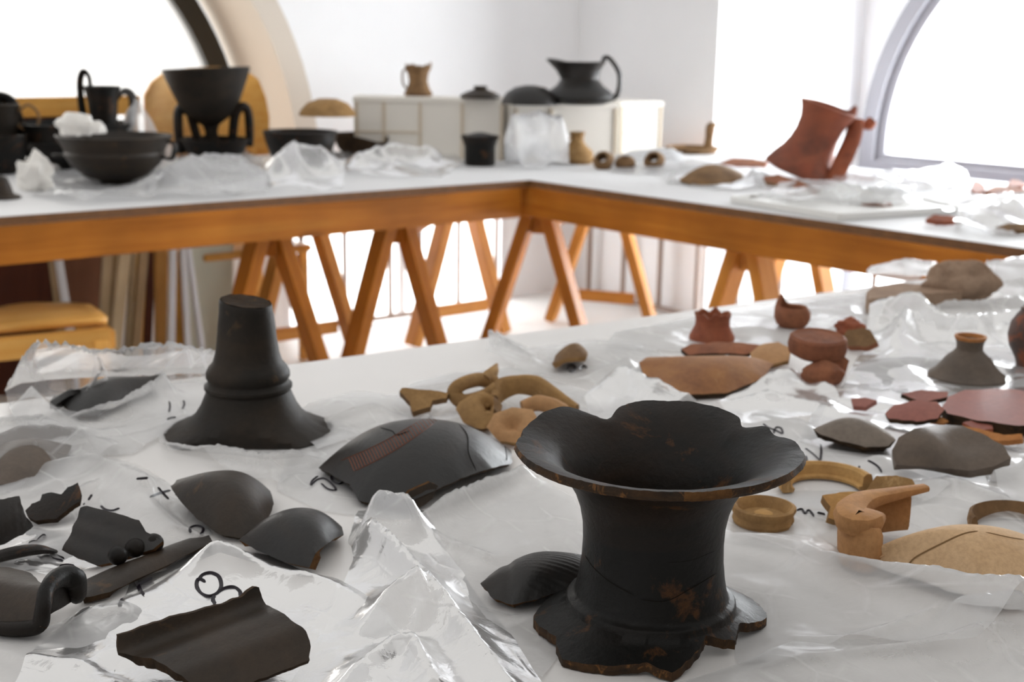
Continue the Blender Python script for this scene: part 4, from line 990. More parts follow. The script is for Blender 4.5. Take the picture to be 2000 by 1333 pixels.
bu = bag('clear bag beneath the hatched sherd marked with two letters', [(540,960),(560,900),(620,870),(720,880),(800,960),(770,1020),(690,1010),(620,1000)], [([(560,940,.006),(640,900,.008)],.012)], .004, 53, .0036)
write(bu, [[(622,930),(610,940),(608,948),(620,938),(634,936),(648,946),(656,958),(640,956),(626,944)], [(660,924),(648,930),(650,940),(662,946),(676,940)]], .0026)
bag('crumpled bag between the pedestal stem and the hatched sherd', [(570,830),(600,790),(700,770),(800,780),(860,800),(830,840),(700,860),(620,890)], [([(600,840,.006),(720,790,.014),(800,782,.020),(860,800,.016)], .016), ([(840,790,.024),(890,782,.020),(905,810,.01)], .012)], .006, 59, .006)
bag('thin bag under the brown fragments in the centre', [(760,800),(800,755),(890,730),(1000,720),(1150,770),(1180,810),(1050,860),(930,870),(840,850)], [([(780,770,.006),(880,750,.010)], .014)], .004, 61, .006)
ba = bag('clear bag around the small arched sherd marked with two figures', [(950,700),(970,650),(1030,690),(1160,670),(1260,680),(1340,720),(1250,790),(1160,760),(1050,740)],
    [([(958,640,.040),(985,665,.026),(1030,700,.010)], .010), ([(1080,708,.008),(1120,700,.010),(1165,705,.006)], .010), ([(1150,740,.010),(1230,700,.020),(1260,720,.030),(1320,760,.016)], .016)], .006, 67, .006)
write(ba, [[(1108,724),(1112,714),(1122,716),(1120,726),(1110,726)], [(1132,722),(1140,716),(1146,720)]], .004)
bag('milky bag in front of the long brown sherd', [(1140,790),(1220,720),(1330,760),(1360,790),(1250,830),(1160,830)], [([(1170,770,.010),(1215,720,.026),(1290,745,.028),(1345,778,.012)], .020)], .007, 71, .006, PLASTB)
bag('peaked clear bag between the jagged red neck and the long brown sherd', [(1330,710),(1350,690),(1415,672),(1470,690),(1460,720),(1380,720)], [([(1350,705,.010),(1412,662,.040),(1455,690,.012)], .018)], .005, 73, .006, PLASTB)
bag('clear bag on the far edge under the broken cup', [(1180,690),(1200,650),(1400,615),(1600,585),(1690,575),(1700,640),(1600,680),(1400,690)], [([(1300,660,.006),(1480,640,.010)],.02)], .004, 79, .008)
bag('milky bag right of the long brown sherd', [(1380,800),(1450,770),(1520,730),(1600,745),(1640,790),(1580,830),(1450,840)], [([(1430,770,.014),(1500,735,.028),(1590,718,.024),(1610,750,.016)], .020), ([(1400,790,.014),(1500,770,.020),(1600,800,.010)], .018)], .007, 83, .006, PLASTB)
bi = bag('flat white bag with black marker letters behind the ochre base fragments', [(1440,980),(1430,880),(1460,810),(1520,805),(1600,840),(1700,890),(1800,930),(1880,960),(1760,1000),(1600,1020)], [([(1480,810,.010),(1600,838,.010),(1720,885,.014),(1850,945,.012)], .014)], .0035, 89, .006, PLASTW)
write(bi, [[(1490,828),(1500,836),(1516,842),(1528,848),(1526,838),(1516,836),(1510,848)], [(1548,906),(1556,912),(1562,918)], [(1574,890),(1576,902),(1577,912)], [(1572,876),(1588,888),(1602,902)], [(1602,868),(1604,882),(1602,902)]], .0028)
write(bi, [[(1676,912),(1680,914)], [(1694,900),(1706,906),(1716,914),(1722,924)]], .003)
bm_ = bag('flat clear bag under the ochre base fragments marked with a small letter', [(1410,1060),(1420,980),(1560,960),(1700,960),(1850,930),(1960,960),(2050,1000),(2050,1060),(1900,1060),(1650,1095)], [([(1850,930,.014),(1960,975,.014)], .02)], .0035, 97, .006)
write(bm_, [[(1556,998),(1566,996),(1572,1004),(1580,998),(1590,1010)], [(1596,1002),(1612,1006)]], .003)
bag('puffed milky bag at the right edge above the beige dome', [(1925,930),(1935,890),(2000,870),(2080,880),(2100,990),(1990,1000),(1945,975)], [([(1935,900,.020),(1960,880,.040),(2040,868,.050)], .030)], .007, 101, .006, PLASTW)
bag('broad clear bag under the red sherd pile', [(1560,870),(1600,780),(1740,740),(2050,740),(2080,880),(1900,900),(1700,890)], [([(1620,800,.005),(1700,790,.008)],.02)], .004, 103, .007)
bag('tall milky bag with a sharp peak right of the small brown chunk', [(1650,750),(1690,680),(1700,600),(1780,590),(1880,640),(2000,650),(2080,690),(2050,740),(1850,740),(1720,770)],
    [([(1690,600,.034),(1740,585,.055),(1790,574,.066),(1840,620,.040),(1900,620,.040),(2000,610,.040)], .028), ([(1770,600,.05),(1740,680,.014)], .02), ([(1900,640,.014),(1990,640,.03)], .02)], .008, 107, .007, PLASTW)
bag('clear film hanging in front of the carved stone', [(1740,620),(1780,590),(1900,590),(2000,585),(2060,620),(1950,650),(1820,640)], [([(1790,580,.020),(1880,590,.020),(1990,585,.024)], .02)], .006, 109, .007)
bag('white folded bag behind the stone slab', [(1690,560),(1700,525),(1760,512),(1830,515),(1830,555),(1760,570)], [([(1705,520,.04),(1760,511,.045),(1820,513,.045)], .03)], .006, 113, .008, PLASTW)
bag('white folded bag behind the carved stone at the right edge', [(1920,560),(1930,520),(2000,505),(2100,500),(2100,590),(1980,600)], [([(1925,515,.045),(2000,505,.05),(2080,500,.05)], .03), ([(1940,560,.01),(2000,545,.03)],.02)], .007, 127, .008, PLASTW)
bag('clear bag under the broken jar neck', [(1640,760),(1700,700),(1900,690),(2060,700),(2060,770),(1850,780)], [([(1680,720,.008),(1800,700,.012)],.03)], .005, 131, .007)

# ------------------------------------------------------------------ vessels on the rear tables
def handle(parent, pts, r, mat, flat=.45, n=28): return tube('handle', pts, r, mat, parent, n=n, flat=flat)
def vessel(name, x, y, prof, mats, label, cat, t=.005, z=0, base=None, n=44, fn=None, M=None):
    c = base_at(x, y, prof[0][0] if base is None else base, z)
    e = empty(name, c, label, cat)
    o, c, s = pot('body', x, y, prof, mats, t=t, z=z, parent=e, n=n, fn=fn, M=M, base=base)
    return e, c, s
def at(c, s, dx, h, dy=0):
    """world point dx px to the right, h px above and dy px behind the base point c"""
    rx = np.array([RT[0], RT[1], 0]); rx /= np.linalg.norm(rx); ay = np.array([-rx[1], rx[0], 0])
    return np.asarray(c)+rx*dx*s+ay*dy*s+np.array([0, 0, h*s])
# carinated bowl in front
e, c, s = vessel('handled_bowl', 228, 362, [(28,0),(30,6),(60,16),(84,38),(96,58),(94,64),(100,76),(108,88),(110,93)], [BLACKR], 'black carinated bowl with two low handles, nearest on the left rear table', 'bowl')
handle(e, [at(c,s,-92,52),at(c,s,-112,54,-10),at(c,s,-112,52,10),at(c,s,-90,52,14)], .012, BLACK)
handle(e, [at(c,s,100,84),at(c,s,118,78,-6),at(c,s,112,52,-6),at(c,s,92,52)], .012, BLACK)
# bowl behind with tall ribbon handles
e, c, s = vessel('kantharos', 150, 332, [(30,0),(34,6),(80,30),(108,56),(112,80),(116,88)], [BLACK], 'black kantharos with tall ribbon handles behind the nearest bowl', 'cup')
handle(e, [at(c,s,-70,14,-30),at(c,s,-100,60,-34),at(c,s,-134,126,-30),at(c,s,-128,136,-26),at(c,s,-108,126,-22),at(c,s,-96,88,-20)], [.022,.026,.030,.030,.026,.022], BLACK2, .5)
handle(e, [at(c,s,70,70,30),at(c,s,66,120,40),at(c,s,86,148,44),at(c,s,104,130,44),at(c,s,92,60,40)], [.016,.018,.020,.018,.016], BLACK2, .4)
e, c, s = vessel('black_bowl', 0, 342, [(26,0),(30,4),(50,30),(56,60),(58,76)], [BLACK], 'black bowl cut by the left edge on the left rear table', 'bowl')
e, c, s = vessel('black_cup', 12, 338, [(20,0),(24,6),(28,60),(30,108),(34,130)], [SOOT], 'dark cup with a thin ring handle at the far left', 'cup')
handle(e, [at(c,s,32,118),at(c,s,52,130),at(c,s,70,114),at(c,s,66,88),at(c,s,46,82),at(c,s,30,90)], .006, BROWN, .8)
# kyathos with high loop
e, c, s = vessel('kyathos', 208, 334, [(18,0),(20,6),(18,56),(22,78),(26,104),(28,130),(34,156),(35,160)], [BLACK], 'slender black dipper cup with a high thin loop handle', 'cup')
handle(e, [at(c,s,-22,152),at(c,s,-24,178),at(c,s,-34,188),at(c,s,-42,166),at(c,s,-40,114),at(c,s,-30,82),at(c,s,-16,74)], [.012,.012,.012,.012,.013,.014,.012], BLACK, .6)
# stacked: handled bowl carrying an upturned footed cup
e, c, s = vessel('handled_bowl', 420, 318, [(26,0),(30,4),(56,18),(64,34),(70,44)], [BLACK], 'black bowl with two upright strap handles, carrying the footed cup', 'bowl')
handle(e, [at(c,s,-62,16,-20),at(c,s,-64,70,-20),at(c,s,-62,100,-14),at(c,s,-46,104,-8),at(c,s,-40,80,-6),at(c,s,-30,34,-4)], [.022,.024,.024,.024,.024,.022], BLACK, .7)
handle(e, [at(c,s,34,34),at(c,s,42,90),at(c,s,54,106,6),at(c,s,64,98,12),at(c,s,66,60,16),at(c,s,64,30,18)], [.022,.024,.024,.024,.024,.022], BLACK, .7)
tube('stem_support', [at(c,s,-6,6,6),at(c,s,-6,40,6)], .03, SOOT, e, n=6)
e2 = empty('footed_cup', c+np.array([0,0,40*s]), 'wide black footed cup stacked on the bowl with upright handles', 'cup')
cp = [(12,0),(14,6),(12,22),(16,34),(50,58),(64,90),(78,124),(84,142)]
lathe('body', shell_prof([(r*s, h*s) for r, h in cp], .006), c+np.array([-4*s*RT[0], -4*s*RT[1], 36*s]), [SOOT], e2, n=48, M=rot_to(-.05, AZR))
# bowls to the right
e, c, s = vessel('dark_bowl', 588, 336, [(30,0),(34,4),(58,30),(68,58),(72,76)], [BLACK], 'dark bowl half hidden by a clear bag, left of the ivory boxes', 'bowl')
e, c, s = vessel('brown_bowl', 705, 312, [(24,0),(28,4),(44,20),(52,40),(54,48)], [BREAKD], 'brown and black bowl fragment right of the dark bowl', 'bowl', fn=lambda t, r, z, k: (r, z*(1-.3*bumpf(wrap(phi(t)+30), 0, 50))))
e, c, s = vessel('upturned_dark_cup', 2, 392, [(36,0),(38,4),(24,10),(20,24),(14,40),(6,44)], [BLACKR], 'dark domed lid lying at the front left corner of the left rear table', 'pottery lid', t=.004)
e, c, s = vessel('black_pyxis', 937, 326, [(28,0),(30,4),(30,36),(34,48),(38,56),(36,58)], [BLACK], 'small black box-shaped pot in front of the ivory boxes', 'pot')
lathe('lid', [(.3*s,54*s),(32*s,54*s),(25*s,60*s),(8*s,64*s),(.3*s,64*s)], c, [BLACK2], e, n=32)
# ivory boxes
def crate(label, a, b, h, dep, ribs, notch=False):
    a, b = np.array(a), np.array(b); d = b-a; L = np.linalg.norm(d[:2]); d = d/L; nrm = np.array([-d[1], d[0], 0])
    if nrm @ FW < 0: nrm = -nrm
    e = empty('ivory_box', (a+b)/2+nrm*dep/2, label, 'box', 'ivory plastic boxes')
    t = .006
    def bx(nm, u0, u1, w0, w1, z0, z1, m=None):
        V, F = box_vf((u0,w0,z0),(u1,w1,z1)); V = [a+d*q[0]+nrm*q[1]+np.array([0,0,q[2]]) for q in V]; return mesh(nm, V, F, m or BOXM, e, smooth=False)
    bx('front_panel', 0, L, 0, t, 0, h); bx('back_panel', 0, L, dep-t, dep, 0, h); bx('side_panel', 0, t, 0, dep, 0, h); bx('side_panel', L-t, L, 0, dep, 0, h)
    bx('lid', 0, L, 0, dep, h, h+.004)
    bx('rim', -.004, L+.004, -.005, 0, h-.016, h)
    for f in ribs: bx('rib', L*f-.006, L*f+.006, -.006, 0, .002, h-.016, RIBM)
    bx('rail', 0, L*.42, -.004, 0, h*.42, h*.45, RIBM)
    return a, b
BZ = lambda px, py, top, *_: None
a1, b1 = P(692,308), P(984,313); s1 = depth(b1)/FPX
crate('long ivory plastic box on the left, carrying the small brown jug', a1, b1, 116*depth(a1)/FPX*1.0, .19, (.02,.2,.44,.72,.98))
a2, b2 = P(1002,315), P(1203,311)
crate('ivory plastic box in the middle, carrying the black jug', a2, b2, 110*depth(a2)/FPX*1.0, .24, (.02,.35,.98))
a3, b3 = P(1210,306), P(1290,303)
crate('short ivory plastic box at the right end of the row', a3, b3, 104*depth(a3)/FPX, .22, (.02,.96))
H1 = 116*depth(a1)/FPX+.0045; H2 = 110*depth(a2)/FPX+.0045
# things standing on the boxes
e, c, s = vessel('small_brown_jug', 817, 188, [(26,0),(28,4),(22,14),(18,28),(20,44),(25,54),(26,57)], [BROWN], 'small brown jug with a broken rim standing on the left ivory box', 'jug', z=H1, fn=lambda t, r, z, k: (r, z+(.012*noise.noise(Vector((t*2.5,7,1)))+.008*bumpf(wrap(phi(t)+10),0,16) if z > .08 else 0)))
handle(e, [at(c,s,-22,50),at(c,s,-30,46),at(c,s,-30,24),at(c,s,-22,12)], .008, BROWN, .5)
e, c, s = vessel('small_dark_pot', 938, 193, [(40,0),(38,6),(26,12),(14,16),(12,18),(14,22)], [BLACKR], 'small dark flat pot with a knobbed top on the left ivory box', 'pot', z=H1)
e, c, s = vessel('dark_dome_vessel', 1035, 206, [(56,0),(54,10),(46,22),(30,32),(10,36),(0.5,36)], [BLACK2], 'dark rounded vessel lying behind the black jug', 'pottery lid', z=H2, t=.004)
def spout(t, r, z, k):
    p = phi(t); f = max(0, min(1, (z/.0022-44)/34)) if False else 0
    return r, z
c = base_at(1132, 206, 50, H2); s = depth(c)/FPX
e = empty('black_jug', c, 'black round-mouthed jug with a raised spout and looped handle on the ivory boxes', 'jug')
jp = [(46,0),(58,4),(66,14),(62,24),(46,36),(36,48),(38,62),(48,78),(50,80)]
def jf(t, r, z, k):
    f = max(0, min(1, (z/s-44)/34)); p = phi(t)
    r2 = r+f*s*(18*bumpf(wrap(p-180), 0, 30))-f*s*5*bumpf(abs(wrap(p)), 90, 30)
    return r2, z+f*s*(5*bumpf(wrap(p-165), 0, 35)+2*bumpf(wrap(p), 0, 40)-4*bumpf(wrap(p-90),0,40))
lathe('body', shell_prof([(r*s, h*s) for r, h in jp], .005), c, [BLACK2], e, n=56, fn=jf)
handle(e, [at(c,s,42,78),at(c,s,46,90),at(c,s,58,86),at(c,s,76,58),at(c,s,74,22),at(c,s,58,8)], [.009,.010,.010,.011,.012,.012], BLACK2, .7)
# small pots on the corner
e, c, s = vessel('small_tan_jar', 1126, 322, [(28,0),(33,8),(32,22),(18,36),(12,44),(13,54),(16,60)], [OCHRED], 'small tan jar with a narrow neck right of the boxes', 'jar')
handle(e, [at(c,s,-12,52,-8),at(c,s,-20,42,-10),at(c,s,-24,28,-12)], .007, TAN, .6)
for x, y, lab in ((1180,331,'leftmost of three tiny brown cups on the table corner, mouth towards the viewer'), (1221,331,'middle one of three tiny brown cups on the table corner'), (1279,331,'rightmost of three tiny brown cups on the table corner')):
    e, c, s = vessel('tiny_cup', x, y, [(10,0),(18,3),(21,11),(17,20),(11,24)], [BROWN], lab, 'cup', t=.005, M=rot_to(.9 if x != 1221 else .15, AZR-1.9))
    e.location.z += .018 if x != 1221 else 0
    e['group'] = 'tiny brown cups on the table corner'
e, c, s = vessel('shallow_dish', 1352, 302, [(44,0),(48,4),(52,9),(53,11)], [BROWN], 'shallow brown dish with an upright spout near the pier', 'dish')
tube('spout', [at(c,s,30,6),at(c,s,32,30),at(c,s,34,50),at(c,s,44,56)], [.022,.018,.022,.008], BROWN, e, n=20)
cap('brown_dome_fragment', [(1326,350,0),(1350,357,0),(1400,358,0),(1450,352,0),(1452,340,0),(1400,338,0),(1350,340,0)], (1392,321,.055), [BROWN, OCHRED], t=.010, seed=81, step=.02, label='brown rounded fragment in front of the broken red jug')
tile('red_flat_sherd', [(1405,318),(1430,309),(1470,310),(1500,316),(1495,325),(1440,325)], [(1405,320,.01),(1500,316,.02),(1440,325,.005)], [REDB, RED], t=.01, step=8, label='flat red sherds edge behind the brown rounded fragment')
# the broken red jug, leaning
RJ = P(1560, 352); rs_ = depth(RJ)/FPX
e = empty('broken_red_jug', RJ, 'large broken red jug leaning to the right with ribbed handle and pinched spout', 'jug')
rj = [(72,0),(72,8),(64,22),(53,40),(46,60),(43,80),(44,104),(49,124),(54,136),(55,140)]
def rjf(t, r, z, k):
    p = phi(t); f = max(0, min(1, (z/rs_-100)/50))
    z += f*rs_*(20*bumpf(wrap(p-15), 0, 11)-8*bumpf(wrap(p-160), 0, 60)); r += f*rs_*2*bumpf(wrap(p-180), 0, 45)
    if z/rs_ < 12: r *= 1+.18*noise.noise(Vector((t*1.7, 3, 3)))
    return r, z
lathe('neck_body', shell_prof([(r*rs_, h*rs_) for r, h in rj], .007, False), RJ+np.array([0,0,14*rs_]), [clay('red_jug_clay', (.33,.085,.04), (.13,.05,.032), (.40,.15,.07), 9, .66, .6, .3, .3)], e, n=64, fn=rjf, M=rot_to(.36, AZR-.35))
tube('ribbed_handle', [at(RJ,rs_,100,118,-14),at(RJ,rs_,90,84,-34),at(RJ,rs_,72,46,-48),at(RJ,rs_,54,6,-56)], [.026,.030,.032,.030], RED, e, n=24, flat=.5)
tube('spout_lug', [at(RJ,rs_,92,116,0),at(RJ,rs_,114,108,0),at(RJ,rs_,128,110,0),at(RJ,rs_,136,118,0)], [.014,.012,.022,.018], RED, e, n=18)
tile('red_curved_sherd', [(1490,345),(1520,340),(1560,352),(1600,372),(1590,380),(1540,362),(1495,356)], [(1490,350,.02),(1560,352,.03),(1590,380,.004)], [REDB, BROWN], t=.012, step=9, label='narrow red-brown sherd in front of the broken red jug')
# white tray with odds and ends
tr = empty('white_tray', P(1640,405), 'low white tray on the right rear table holding plastic and sherds', 'tray')
q = [P(1428,396), P(1640,432), P(1880,415), P(1700,378)]
n_ = 4; V = [p+np.array([0,0,.001]) for p in q]+[p+np.array([0,0,.012]) for p in q]
mesh('tray_floor', V, [(0,1,2,3),(4,5,6,7)]+[(i,(i+1)%4,4+(i+1)%4,4+i) for i in range(4)], TRAYM, tr, smooth=False)
for i in range(4):
    a, b = q[i], q[(i+1)%4]; beam('tray_edge', (a[0],a[1],TZ+.011), (b[0],b[1],TZ+.011), .012, .02, TRAYM, tr, bev=.002)
def chip(name, x, y, w_, h_, mat, label, zz=.0, cat='sherd', seed=1):
    tile(name, [(x-w_,y),(x-w_*.5,y-h_),(x+w_*.3,y-h_*.8),(x+w_,y-h_*.2),(x+w_*.6,y+h_*.4),(x-w_*.4,y+h_*.5)], [(x-w_,y,zz+.006),(x,y-h_,zz+.016),(x,y+h_*.5,zz+.004)], [mat, mat], t=.012, step=8, seed=seed, grid=9, label=label, cat=cat)
chip('dark_chip', 1462, 386, 20, 5, GREYD, 'small dark chip at the left corner of the white tray', .012)
chip('brown_chip', 1678, 377, 24, 9, BROWN, 'small brown sherd behind the white tray', 0)
chip('brown_chip', 1712, 398, 30, 4, REDB, 'thin brown sherd lying in the white tray', .012)
chip('red_chip', 1842, 428, 34, 9, RED, 'small red sherd right of the white tray', 0)
chip('red_chip', 1910, 368, 14, 16, RED, 'upright little red sherd below the window sill', 0)
chip('red_chip', 1965, 374, 44, 10, REDB, 'long red sherd below the window at the right edge', 0)
chip('red_chip', 1985, 360, 18, 10, RED, 'pale red sherd on top at the right edge below the window', 0)
chip('red_chip', 1970, 410, 46, 7, REDB, 'flat red sherd at the right edge behind a white bag', 0)
chip('brown_chip', 1995, 445, 52, 9, BROWN, 'brown sherd at the right edge near the table edge', 0)
# tissue
def wad(x, y, rx, rz, label, seed, z=0, mat=None): lump('tissue_wad', x, y, rx, rx*.8, rz, mat or TISSUE, seed=seed, amp=.55, z=z, sub=3, label=label, cat='tissue', freq=1.6)
wad(146, 266, 34, 24, 'crumpled white tissue lying in the tall handled cup', 3, .16)
wad(72, 372, 34, 36, 'folded white tissue in front of the leftmost bowl', 8)
wad(190, 262, 14, 14, 'tiny white tissue scrap beside the slender dipper cup', 9, .17)
lathe('dome_lid', shell_prof([(56*.0019,0),(54*.0019,.015),(40*.0019,.045),(18*.0019,.062),(.0005,.064)], .006), P(640,226,.18), [OCHRED], None, n=40)
setp(bpy.data.objects['dome_lid'], 'tan domed lid resting on the plastic heap left of the boxes', 'pottery lid')

# ------------------------------------------------------------------ plastic on the rear tables
RK = dict(res=.010, big=.09, small=.04)
bag('heap of clear plastic under the nearest black bowl', [(60,385),(110,340),(330,320),(350,360),(300,392),(160,402)], [([(300,350,.05),(340,330,.06)],.05),([(100,380,.02),(230,385,.02)],.04)], .015, 201, mat=PLAST, **RK)
bag('clear puffed bag in front of the bowl with upright handles', [(290,392),(310,330),(360,310),(480,305),(530,330),(525,380),(420,392)], [([(330,330,.07),(400,310,.09),(470,310,.09),(515,340,.05)],.06)], .022, 203, mat=PLAST, over=True, **RK)
bag('clear puffed bag in front of the dark bowl', [(520,375),(530,320),(560,290),(640,290),(680,330),(670,372),(600,380)], [([(540,310,.09),(575,285,.12),(630,290,.11),(660,320,.06)],.06)], .020, 205, mat=PLAST, over=True, **RK)
bag('low crumpled bag between the dark bowl and the black box-shaped pot', [(660,340),(690,300),(780,290),(880,305),(910,325),(860,350),(740,352)], [([(700,300,.06),(770,285,.08),(850,300,.05)],.05)], .020, 207, mat=PLAST, **RK)
bag('heap of milky plastic behind the dark bowl, under the tan lid', [(500,345),(515,322),(600,315),(688,312),(690,330),(600,348)], [([(520,238,.14),(600,222,.17),(680,212,.18)],.10)], .02, 209, mat=PLASTW, over=True, **RK)
bag('milky bag behind the slender dipper cup', [(238,350),(248,330),(300,325),(345,325),(352,342),(300,356)], [([(255,215,.205),(300,198,.225),(330,230,.17)],.06)], .03, 211, mat=PLASTW, over=True, **RK)
bag('cloudy bag leaning against the middle ivory box', [(985,330),(988,318),(1050,316),(1105,314),(1112,328),(1050,335)], [([(1000,228,.19),(1060,226,.19),(1098,238,.165)],.035)], .02, 213, mat=PLASTW, over=True, **RK)
bag('thin clear bag around the small tan jar', [(1060,320),(1090,290),(1160,285),(1180,310),(1120,325)], [([(1150,275,.05),(1165,290,.03)],.04)], .012, 215, mat=PLAST, **RK)
bag('thin clear bag behind the tiny cups', [(1180,320),(1220,295),(1330,290),(1340,330),(1300,345),(1200,340)], [([(1230,300,.03),(1310,295,.05)],.05)], .012, 217, mat=PLAST, **RK)
bag('flat clear bag around the brown rounded fragment', [(1300,360),(1330,320),(1480,320),(1520,360),(1440,375)], [([(1450,330,.04),(1490,340,.04)],.05)], .012, 219, mat=PLAST, **RK)
bag('long white bag lying below the arched window', [(1620,370),(1640,345),(1780,340),(1870,330),(1890,355),(1860,385),(1740,392)], [([(1650,350,.06),(1760,340,.09),(1830,328,.12),(1880,335,.10)],.08)], .025, 221, mat=PLASTW, **RK)
bag('crumpled clear plastic in the white tray', [(1470,395),(1520,375),(1640,372),(1760,385),(1800,408),(1660,420),(1560,412)], [([(1540,385,.05),(1640,380,.05),(1740,392,.04)],.05)], .025, 223, mat=PLAST, over=True, **RK)
bag('white bag at the right edge of the right rear table', [(1860,450),(1880,425),(1960,405),(2060,400),(2080,450),(1960,465)], [([(1880,420,.03),(1960,405,.05),(2040,398,.05)],.06)], .018, 225, mat=PLASTW, **RK)
bag('clear bag between the red sherds at the right edge', [(1840,420),(1870,395),(1990,385),(2060,390),(2040,420),(1900,430)], [([(1900,390,.03),(2000,380,.05)],.05)], .018, 227, mat=PLAST, **RK)

# ------------------------------------------------------------------ chairs and boards on the left
def curved_panel(name, pts_px, Y, mat, parent, t=.018, bow=.05, n=20):
    """bent plywood panel: outline in px on the plane Y, bowed backwards"""
    xs = [onY(x, y, Y) for x, y in pts_px]; X0_, X1_ = min(p[0] for p in xs), max(p[0] for p in xs)
    poly = resample([np.array([p[0], p[2]]) for p in xs], .02); pts = [Vector(p) for p in poly]; nb = len(pts)
    arr = np.array(poly)
    for gx in np.arange(X0_, X1_, .03):
        for gz in np.arange(arr[:,1].min(), arr[:,1].max(), .03):
            if inside(arr, np.array([[gx, gz]]))[0] and np.hypot(*(arr-[gx, gz]).T).min() > .012: pts.append(Vector((gx, gz)))
    r = geometry.delaunay_2d_cdt(pts, [], [list(range(nb))], 1, 1e-6)
    f = lambda x: bow*(1-((x-(X0_+X1_)/2)/((X1_-X0_)/2))**2)
    A = [(v.x, Y+f(v.x), v.y) for v in r[0]]; m = len(A); B = [(x, y+t, z) for x, y, z in A]
    idx = {}
    for i, l in enumerate(r[3]):
        for q_ in l: idx.setdefault(q_, i)
    F = [tuple(g) for g in r[2]]+[tuple(i+m for i in g)[::-1] for g in r[2]]
    for i in range(nb):
        a, b = idx[i], idx[(i+1) % nb]; F.append((a, b, b+m, a+m))
    return mesh(name, A+B, F, mat, parent, angle=40)
ch = empty('bentwood_chair', (2.55, 4.5, 0), 'honey-coloured bentwood chair with wide rounded back behind the left rear table', 'chair')
curved_panel('backrest', [(283,186),(300,160),(330,141),(380,133),(440,131),(485,137),(508,155),(520,190),(526,228),(526,330),(290,330)], 4.67, CHAIRW, ch)
cx = onY(405,200,4.67)[0]
V, F = box_vf((cx-.23,4.28,.43),(cx+.23,4.66,.46)); bevel(mesh('seat', V, F, CHAIRW, ch, smooth=False), .012, 3)
for sx in (-1, 1):
    beam('leg', (cx+sx*.2,4.66,.0), (cx+sx*.19,4.68,.80), .035, .03, CHAIRW, ch); beam('leg', (cx+sx*.2,4.31,0), (cx+sx*.2,4.31,.44), .035, .03, CHAIRW, ch)
ch2 = empty('wooden_bench', (1.6, 4.5, 0), 'honey-coloured wooden bench with a dark panel behind the black cups at the far left', 'bench')
pA, pB = onY(-60,212,4.70), onY(272,205,4.70)
beam('back_rail', (pA[0],4.70,pA[2]), (pB[0],4.70,pB[2]), .03, .07, CHAIRW, ch2)
beam('dark_panel', (pA[0],4.715,pA[2]-.09), (pB[0]-.12,4.715,pB[2]-.09), .018, .12, MAHOG, ch2)
beam('seat', (pA[0],4.52,.45), (pB[0],4.52,.45), .34, .035, CHAIRW, ch2)
for xx_ in (pA[0]+.03, pB[0]-.03):
    beam('leg', (xx_,4.71,0), (xx_,4.71,pA[2]-.03), .04, .04, CHAIRW, ch2); beam('leg', (xx_,4.38,0), (xx_,4.38,.44), .04, .04, CHAIRW, ch2)
# chair in front of the left rear table, cut by the left edge
ZS = .46-TZ
c3 = empty('wooden_stool', (1.1, 2.95, 0), 'honey-coloured wooden chair seat below the left rear table, cut by the left edge', 'chair')
pr_ = P(214, 640, ZS+.0); pl_ = P(-120, 672, ZS); 
dv = (pl_-pr_)/np.linalg.norm(pl_-pr_); nv = np.array([-dv[1], dv[0], 0]); nv = nv if nv @ FW > 0 else -nv
beam('seat_rail', pr_+np.array([0,0,-.03]), pl_+np.array([0,0,-.03]), .03, .06, CHAIRW, c3)
pb_ = pr_+nv*.30; pb2 = pl_+nv*.34
beam('seat_rail', pr_+np.array([0,0,-.035]), pb_+np.array([0,0,-.035]), .03, .05, CHAIRW, c3)
V, F = [], []
for i in range(13):
    for j in range(13):
        u, v = i/12, j/12; p = pr_*(1-u)+pl_*u+nv*(.02+v*.28*math.sin(math.pi*min(1, .25+.75*u)))+np.array([0,0,.006+.025*math.sin(math.pi*v)*math.sin(math.pi*u)]); V.append(p)
for i in range(12):
    for j in range(12): a = i*13+j; F.append((a, a+1, a+14, a+13))
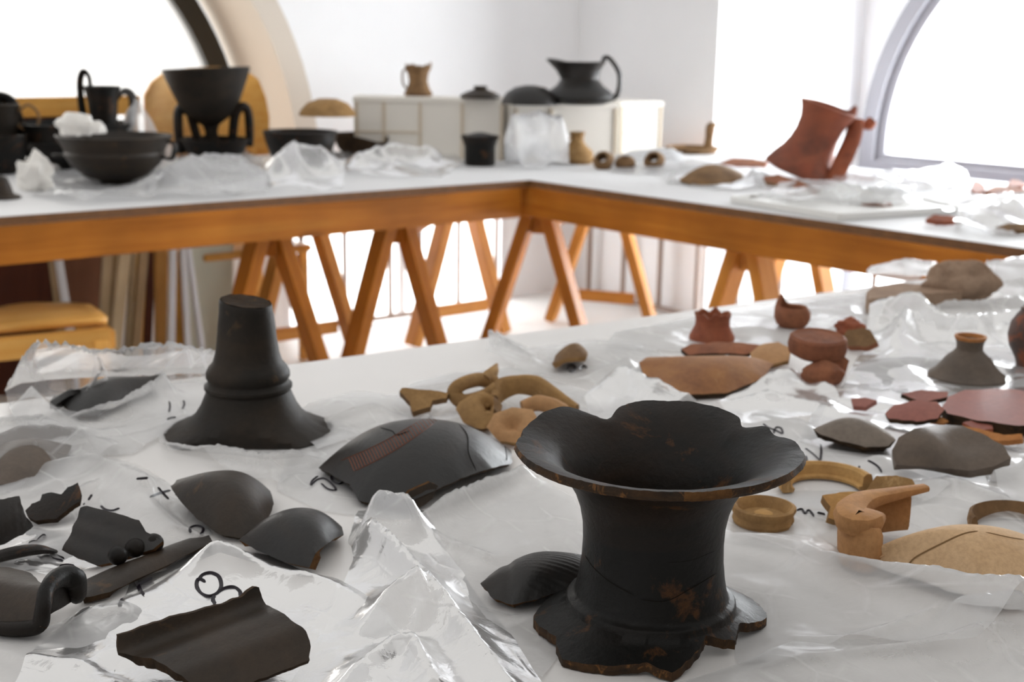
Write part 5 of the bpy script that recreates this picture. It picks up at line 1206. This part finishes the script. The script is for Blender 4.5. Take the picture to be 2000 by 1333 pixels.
o = mesh('seat_pad', V, F, CHAIRW, c3); m_ = o.modifiers.new('solid', 'SOLIDIFY'); m_.thickness = .02; m_.offset = 1
for p in (pr_-dv*-.03, pl_+dv*-.03, pb_, pb2):
    beam('leg', (p[0],p[1],0), (p[0],p[1],TZ+ZS-.03), .04, .04, CHAIRW, c3)
beam('lower_rail', pr_+np.array([0,0,-.24]), pl_+np.array([0,0,-.24]), .025, .05, CHAIRW, c3)
# boards leaning under the left rear table
def board(name, px_top, px_bot, wpx, Y, mat, label, th_=.02, cat='board', lean=.0):
    a = onY(px_top, 470, Y); b = onY(px_bot, 665, Y); k = (b[0]-a[0])/(a[2]-b[2])
    wm = wpx*(Y/ray(px_top, 560)[1])/FPX
    zt = .745; xt = a[0]-(zt-a[2])*k; xb = a[0]+(a[2]-.004)*k
    o = beam(name, (xb, Y+lean, .004+wm*.2), (xt, Y, zt), th_, wm, mat, None, up=(1, 0, k), bev=.002)
    setp(o, label, cat, 'boards leaning under the left rear table')
for args in ((212,200,17,4.00,PLANKW,'pale cream plank, leftmost of the narrow upright planks'), (228,214,14,4.04,PLANKT,'tan plank second from the left in the row'),
             (246,226,22,3.98,PLANKW,'wide cream plank in the middle of the row'), (262,250,10,4.05,PLANKW,'thin cream plank beside the wide cream one'), (282,266,17,4.02,PLANKT,'tan plank right of the cream planks'),
             (298,288,14,4.12,MAHOG,'dark red plank in the row'), (312,314,22,4.06,PLANKO,'bright orange plank in the row'), (337,334,14,4.03,WHITEB,'narrow white board upright beside the orange plank'),
             (356,366,11,4.05,WHITEB,'narrow white board second from the orange plank'), (365,392,10,4.1,WHITEB,'narrow white board leaning, right of the other white boards'),
             (108,140,14,3.95,WHITEB,'narrow white board leaning alone across the red-brown panel'), (96,122,12,3.99,PLANKT,'grey-brown board leaning behind the lone white board')):
    board('plank', *args)
board('wide_panel', 165, 160, 150, 4.3, REDPAN, 'wide red-brown panel behind the planks')
board('wide_panel', 20, 10, 190, 4.22, MAHOG, 'very dark red panel at the left edge under the table')
board('wide_panel', 408, 408, 100, 4.3, PANELG, 'pale green-grey panel right of the planks')
